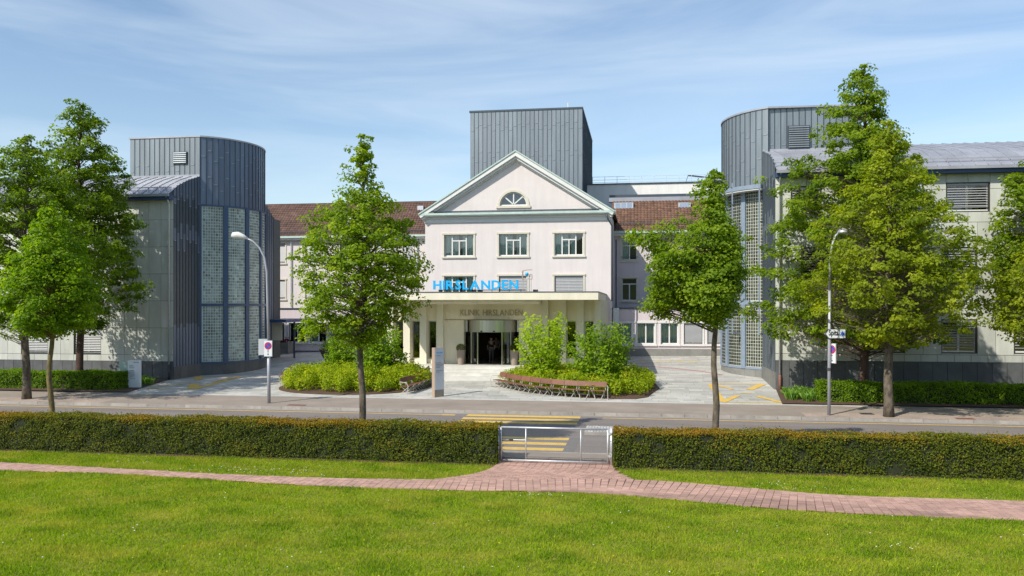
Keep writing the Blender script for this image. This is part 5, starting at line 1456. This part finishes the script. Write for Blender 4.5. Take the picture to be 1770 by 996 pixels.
# ------------------------------------------------------------ lamps and signs
def disc(s, c, r, y0, y1, n=24, z=None):
    s.prismY([(c[0]+r*math.cos(2*PI*k/n), c[1]+r*math.sin(2*PI*k/n)) for k in range(n)], y0, y1); return s
def noparking(parent, w=.42, hh=.78):
    b = M().box(-w/2, w/2, -.02, .02, -hh/2, hh/2).build('sign_plate', signw, parent)
    M().box(-w/2-.015, w/2+.015, .0, .03, -hh/2-.015, hh/2+.015).build('plate_rim', galv, b)
    zc = hh/2-.25
    disc(M(), (0, zc), .19, -.026, -.0205).build('red_ring', signred, b); disc(M(), (0, zc), .14, -.03, -.0265).build('blue_disc', signblue, b)
    s = M(); s.bar((-.11, -.0325, zc+.11), (.11, -.0325, zc-.11), .045, .004, (0, 1, 0)); s.build('red_bar', signred, b)
    s = M().bar((0, -.023, zc-.24), (0, -.023, -hh/2+.08), .02, .004, (0, 1, 0)); s.add([(-.05, -.0235, -hh/2+.12), (.05, -.0235, -hh/2+.12), (0, -.0235, -hh/2+.05)], [(0,1,2)]); s.add([(-.05, -.0235, zc-.27), (0, -.0235, zc-.21), (.05, -.0235, zc-.27)], [(0,2,1)]); s.build('arrow', black, b)
    return b
p = og(465, 697); d_ = dep(465, p.y)/FP
t = E('street_lamp', 'tall curved-arm street lamp with round parking sign on its pole, left of the forecourt', 'street lamp', 'street lamps along the far pavement')
hz = (697-405)*d_
bend = [(465, 697), (464.5, 600), (462.5, 520), (461, 470), (457, 445), (448, 428), (437, 417), (424, 411)]
q = [((a-465)*d_*1.0, 0, (697-b)*d_) for a, b in bend]
M().tube(q[:2], [.085, .085], 12).build('lower_pole', polem, t, smooth=True)
M().tube(q[1:], [.065, .06, .055, .05, .045, .04, .035], 12).build('pole', polem, t, smooth=True)
M().tube([((428-465)*d_, 0, (697-412.5)*d_), ((420-465)*d_, 0, (697-409)*d_), ((411-465)*d_, 0, (697-406.5)*d_), ((403-465)*d_, 0, (697-407)*d_), ((400-465)*d_, 0, (697-409)*d_)], [.05, .12, .17, .15, .04], 12).build('lamp_head', trimw, t, smooth=True)
b = noparking(t); b.location = (0, -.14, (697-602.5)*d_); b.scale = (.92, 1, .98)
s = M().box(-.02, .02, -.21, .21, -.4, .4); o = s.build('sign_plate', signw, t, label='second plate seen almost edge-on'); o.location = (-.32, 0.05, (697-600)*d_); o.rotation_euler.z = math.radians(-70)
M().bar((-.1, 0, (697-613)*d_), (-.35, 0.03, (697-613)*d_), .03).build('bracket', galv, t)
t.location = p; t.rotation_euler.z = YAW
p = og(1433, 718); d_ = dep(1433, p.y)/FP
t = E('street_lamp', 'grey lamp post with white Spital arrow sign in front of the right-hand trees', 'street lamp', 'street lamps along the far pavement')
pl = [(1433, 718), (1433.5, 600), (1434, 500), (1435, 450), (1438, 425), (1444, 408), (1451, 401)]
q = [((a-1433)*d_, 0, (718-b)*d_) for a, b in pl]
M().tube(q[:3], [.075, .07, .06], 12).build('pole', polem, t, smooth=True); M().tube(q[2:], [.06, .055, .05, .045, .04], 12).build('arm', polem, t, smooth=True)
hx, hz = (1457-1433)*d_, (718-401)*d_
M().lathe((hx, 0, hz), [(.24, -.06), (.24, 0), (.2, .08), (.11, .14), (.02, .16)], 18).build('lamp_head', galv, t, smooth=True)
s = M().tube([(0, 0, (718-636)*d_), (0, 0, (718-641)*d_)], .09, 10).build('clamp', dkgrey, t)
# direction sign
zc = (718-577)*d_; xw0, xw1 = (1422-1433)*d_, (1460-1433)*d_; hh = 16.5*d_/2
sp = ob('direction_sign', None, t, (0, -.1, zc))
def arrowpoly(k): return [(xw0+k*1.3, 0), (xw0+.24+k*.6, -hh+k), (xw1-k, -hh+k), (xw1-k, hh-k), (xw0+.24+k*.6, hh-k)]
M().prismY(arrowpoly(0), -.02, .06).build('back_panel', dkgrey, sp); M().prismY(arrowpoly(.022), -.026, -.0205).build('white_face', signw, sp)
s = M(); s.bar((xw0+.07, -.03, 0), (xw0+.18, -.03, hh-.06), .035, .004, (0, 1, 0)); s.bar((xw0+.07, -.0304, 0), (xw0+.18, -.0304, -hh+.06), .035, .004, (0, 1, 0)); s.build('arrow_head', dkgrey, sp)
M().prismY([(xw1-.3, -hh+.0), (xw1+.1, -hh+.04), (xw1+.1, hh-.04), (xw1-.3, hh)], .1, .16).build('rear_sign', dkgrey, sp)
tp, co = text_mesh('Spital', black, 1, .004, .022)
w_ = co[:, 0].max()-co[:, 0].min(); tw = (1449-1430.5)*d_; sc = tw/w_
hcap = co[:, 1].max()-co[:, 1].min(); scz = (.33)/hcap
v = np.stack([(co[:, 0]-co[:, 0].min())*sc, -co[:, 2], (co[:, 1]-co[:, 1].min())*scz], 1); tp.vertices.foreach_set('co', v.astype(np.float32).ravel()); tp.update(); tp.name = 'lettering'
ob('lettering', tp, sp, ((1430.5-1433)*d_, -.034, -.15))
s = M(); cx_ = (1454.2-1433)*d_
for a in (90, 30, 150): s.bar((cx_-.10*math.cos(math.radians(a)), -.031-.0006*a/90, -.11*math.sin(math.radians(a))), (cx_+.10*math.cos(math.radians(a)), -.031-.0006*a/90, .11*math.sin(math.radians(a))), .05, .004, (0, 1, 0))
s.build('star_symbol', signblue, sp)
b = noparking(t, .36, .85); b.location = ((1438.5-1433)*d_, -.02, (718-611)*d_); b.rotation_euler.z = math.radians(-64)
s = M().bar((-.03, 0, (718-597)*d_), (.12, 0, (718-597)*d_), .03).bar((-.03, 0, (718-624)*d_), (.12, 0, (718-624)*d_), .03); s.build('bracket', galv, t)
t.location = p; t.rotation_euler.z = YAW

# ------------------------------------------------------------ gate
gy = 25.75
gt = E('metal_gate', 'galvanised tube gate with wire mesh between the two near hedges', 'gate')
a0, a1 = xa(864, gy), xa(1053, gy); zt_, zb_ = 1.16, .13
s0 = -.0
for x in (a0-.06, a1+.07): M().tube([(x, gy+.04, 0), (x, gy+.04, 1.2)], .045, 10).build('post', galv, gt, smooth=True)
M().tube([(a1+.28, gy+.1, 0), (a1+.28, gy+.1, 1.0)], .02, 6).build('post', galv, gt, smooth=True) if False else None
s = M()
s.tube([(a0+.04, gy, zt_), (a1-.04, gy, zt_)], .03, 8); s.tube([(a0+.04, gy, zb_), (a1-.04, gy, zb_)], .03, 8); s.tube([(a0+.04, gy, zb_), (a0+.04, gy, zt_)], .03, 8); s.tube([(a1-.04, gy, zb_), (a1-.04, gy, zt_)], .03, 8)
s.build('frame', galv, gt, smooth=True)
xm1, xm2 = xa(909, gy), xa(1004, gy)
for x in (xm1, xm2): M().tube([(x, gy, zb_), (x, gy, zt_)], .02, 8).build('upright', galv, gt, smooth=True)
M().tube([(a0+.04, gy, .77), (xm1, gy, .77)], .013, 6).build('latch_bar', galv, gt)
M().box(a0+.3, a0+.42, gy-.03, gy+.03, .73, .79).build('latch', dkgrey, gt)
for z in (.3, 1.0): M().box(a1-.03, a1+.08, gy-.03, gy+.03, z, z+.07).build('hinge', galv, gt)
s = M(); st_ = .062; n = int((a1-a0)/st_); r = .0013
H_ = zt_-zb_
for dr_ in (1, -1):
    x = a0-H_
    while x < a1+H_:
        p0 = Vector((x, gy, zb_)); p1 = Vector((x+dr_*H_, gy, zt_))
        if dr_ < 0: p0 = Vector((x+0, gy, zb_))
        # clip
        def clipx(p0, p1):
            if p0.x > p1.x: p0, p1 = p1, p0
            if p1.x <= a0+.04 or p0.x >= a1-.04: return None
            f0 = max(0, (a0+.04-p0.x)/(p1.x-p0.x)); f1 = min(1, (a1-.04-p0.x)/(p1.x-p0.x)); return p0.lerp(p1, f0), p0.lerp(p1, f1)
        q = clipx(p0, p1)
        if q: s.bar(q[0]+Vector((0, .003*dr_, 0)), q[1]+Vector((0, .003*dr_, 0)), r*2)
        x += st_
s.build('wire_mesh', mat('wire_grey', (.30, .31, .32), .5, metal=.4), gt, kind='stuff')
rebase(gt, ((a0+a1)/2, gy, 0))

# ------------------------------------------------------------ two people just inside the door
def person(x, y, z, rz, h, top, legs, label, walk=.12):
    t = ob('person', None, label=label, category='person')
    J = {'pel': (0, 0, .53, .085), 'wst': (0, 0, .62, .075), 'cst': (0, 0, .73, .095), 'nck': (0, 0, .83, .035), 'hd0': (0, 0, .865, .04), 'hd1': (0, -.01, .92, .058), 'hd2': (0, 0, .965, .045),
         'shl': (-.11, 0, .80, .04), 'ell': (-.14, .01, .64, .03), 'wrl': (-.13, -.06, .50, .02), 'hal': (-.13, -.08, .455, .02),
         'shr': (.11, 0, .80, .04), 'elr': (.14, .02, .64, .03), 'wrr': (.13, -.04, .50, .02), 'har': (.13, -.06, .455, .02),
         'hil': (-.055, 0, .49, .062), 'knl': (-.06, -walk*.6, .27, .042), 'anl': (-.06, -walk*.4, .045, .025), 'tol': (-.06, -walk*.4-.09, .018, .02),
         'hir': (.055, 0, .49, .062), 'knr': (.06, walk*.2, .27, .042), 'anr': (.06, walk, .06, .025), 'tor': (.06, walk-.08, .018, .02)}
    Ed = [('pel', 'wst'), ('wst', 'cst'), ('cst', 'nck'), ('nck', 'hd0'), ('hd0', 'hd1'), ('hd1', 'hd2'), ('cst', 'shl'), ('shl', 'ell'), ('ell', 'wrl'), ('wrl', 'hal'), ('cst', 'shr'), ('shr', 'elr'), ('elr', 'wrr'), ('wrr', 'har'),
          ('pel', 'hil'), ('hil', 'knl'), ('knl', 'anl'), ('anl', 'tol'), ('pel', 'hir'), ('hir', 'knr'), ('knr', 'anr'), ('anr', 'tor')]
    def grow(keys, name, m, k=1.0):
        ks = [q for q in J if q in keys]; me = bpy.data.meshes.new(name)
        me.from_pydata([tuple(c*h for c in J[q][:3]) for q in ks], [(ks.index(a), ks.index(b)) for a, b in Ed if a in ks and b in ks], []); me.materials.append(m)
        o = bpy.data.objects.new(name, me); C.objects.link(o)
        o.modifiers.new('s', 'SKIN'); me.skin_vertices.items() if False else None
        sv = me.skin_vertices[0] if me.skin_vertices else None
        if sv:
            for i, q in enumerate(ks): sv.data[i].radius = (J[q][3]*h*k, J[q][3]*h*k*.85); sv.data[i].use_root = (i == 0)
        sm = o.modifiers.new('u', 'SUBSURF'); sm.levels = 2; sm.render_levels = 2
        o.parent = t; return o
    grow(list(J), 'body', skin)
    grow(['wst', 'cst', 'shl', 'ell', 'shr', 'elr', 'pel'], 'top', top, 1.12)
    grow(['pel', 'hil', 'knl', 'anl', 'hir', 'knr', 'anr'], 'trousers', legs, 1.15)
    M().lathe((0, .012*h, .945*h), [(.01, -.04*h), (.062*h, -.02*h), (.066*h, .02*h), (.04*h, .045*h), (.005, .052*h)], 14).build('hair', mat('dark_hair', (.02, .014, .01), .6), t, smooth=True)
    t.location = (x, y, z); t.rotation_euler.z = rz; return t
person(xa(849, YE+2.2), YE+2.2, FLZ, .2, 1.72, cloth1, cloth2, 'person in a dark top walking in the dim lobby behind the revolving door')
person(xa(858, YE+3.6), YE+3.6, FLZ, -.3, 1.7, mat('pale_shirt', (.28, .2, .18), .9), cloth1, 'person in a pale shirt standing deeper in the lobby, right of the walking one')

# ------------------------------------------------------------ lawn grass and daisies
def grass():
    N = 430000
    # denser near the camera
    u = rng.random(N); Yg = 11.0+ (25.4-11.0)*u**.9; X = (rng.random(N)*2-1)*(Yg*.66+1.5) - Yg*.154
    ok = np.ones(N, bool)
    xs_ = np.linspace(-32, 26, 400); pn_ = np.array([pn(x) for x in xs_]); ps_ = np.array([ps(x) for x in xs_])
    a, b = np.interp(X, xs_, ps_), np.interp(X, xs_, pn_); jit = rng.normal(size=N)*.02
    ok &= ~((Yg > a+.01+jit) & (Yg < b-.01+jit))
    t = (Yg-22.2)/3.6; al = gx0-2.7*np.clip(1-t, 0, 1)**3; ar = gx1+.1+3.2*np.clip(1-t, 0, 1)**3
    ok &= ~((Yg > 22.2) & (X > al+jit) & (X < ar+jit))
    X, Yg = X[ok], Yg[ok]; n = len(X)
    cl = .5+.5*np.sin(X*1.9+np.sin(Yg*1.3)*2)*np.sin(Yg*2.3+np.sin(X*.9)*1.5)
    cl2 = .5+.5*np.sin(X*.7+np.sin(Yg*.8)*1.7+1)*np.sin(Yg*1.3+np.sin(X*.4)*2)
    h = rng.uniform(.022, .055, n)*(1+.8*cl)*np.where(rng.random(n) < .012, 1.9, 1); a = rng.uniform(0, 2*PI, n); w = .006+.006*rng.random(n)
    z = .018+.012*np.sin(X*.9+Yg*.5)*np.sin(Yg*1.1); le = rng.normal(size=(n, 2))*.5*h[:, None]
    ca, sa = np.cos(a)*w, np.sin(a)*w
    V = np.stack([np.stack([X-ca, Yg-sa, z], 1), np.stack([X+ca, Yg+sa, z], 1), np.stack([X+le[:, 0], Yg+le[:, 1], z+h], 1)], 1).reshape(-1, 3)
    tone = np.clip(.46+rng.normal(size=n)*.24-.42*np.clip(cl-.55, 0, 1)*2*cl2+.20*(cl2-.5), .001, 1)
    ob('grass', npmesh('grass', V, np.arange(3*n).reshape(-1, 3), L_G2, np.repeat(tone, 3)), kind='stuff', label='short sunlit lawn grass in the foreground', category='grass')
grass()
def tufts(px0, px1, Y, n, label, seed):
    rg = np.random.default_rng(seed); x = rg.uniform(xa(px0, Y), xa(px1, Y), n); y = Y+rg.normal(size=n)*.12; h = rg.uniform(.25, .95, n)*rg.uniform(.5, 1.3, n); w = .006
    le = rg.normal(size=(n, 2))*.16*h[:, None]
    V = np.stack([np.stack([x-w, y, np.zeros(n)+.05], 1), np.stack([x+w, y, np.zeros(n)+.05], 1), np.stack([x+le[:, 0], y+le[:, 1], h+.05], 1)], 1).reshape(-1, 3)
    ob('tall_grass', npmesh('tall_grass', V, np.arange(3*n).reshape(-1, 3), L_G2, np.repeat(rg.uniform(.1, .9, n), 3)), kind='stuff', label=label, category='grass')
tufts(1212, 1285, 27.0, 420, 'tall wild grass round the foot of the small tree behind the right hedge', 3)
def flowers(name, label, spots, n0, m, r):
    s = M(); R_ = random.Random(5)
    pts = []
    for cx_, cy_, k, sp_ in spots:
        c = og(cx_, cy_, .05)
        for _ in range(k): pts.append((c.x+R_.gauss(0, sp_), c.y+R_.gauss(0, sp_*.5)))
    for _ in range(n0):
        px = R_.uniform(-50, 1820); py = R_.uniform(780, 1000); c = og(px, py, .05)
        if c.y > 25.2: continue
        pts.append((c.x, c.y))
    for x, y in pts:
        if ps(x)-.02 < y < pn(x)+.02 or y > 25.3: continue
        z = .068+R_.uniform(-.01, .012); q = r*R_.uniform(.7, 1.2); k = 6
        s.add([(x+q*math.cos(2*PI*i/k), y+q*math.sin(2*PI*i/k), z+R_.uniform(-.004, .004)) for i in range(k)]+[(x, y, z+.006)], [(i, (i+1) % k, k) for i in range(k)])
    s.build(name, m, kind='stuff', label=label, category='flowers')
flowers('daisies', 'small white daisies scattered in the lawn', [(330, 812, 12, .5), (390, 810, 16, .5), (420, 812, 14, .4), (500, 814, 16, .6), (560, 815, 22, .7), (110, 785, 6, 1), (1390, 842, 14, .5), (1340, 838, 8, .5), (1560, 945, 12, .25), (930, 855, 12, .3), (220, 800, 6, .5)], 80, mat('daisy_white', (.85, .85, .82), .7), .016)
flowers('buttercups', 'small yellow flowers dotted in the lawn', [(1540, 980, 6, .7), (1490, 968, 4, .6), (110, 795, 4, .6), (490, 880, 3, .5)], 60, mat('buttercup_yellow', (.85, .62, .02), .7), .017)
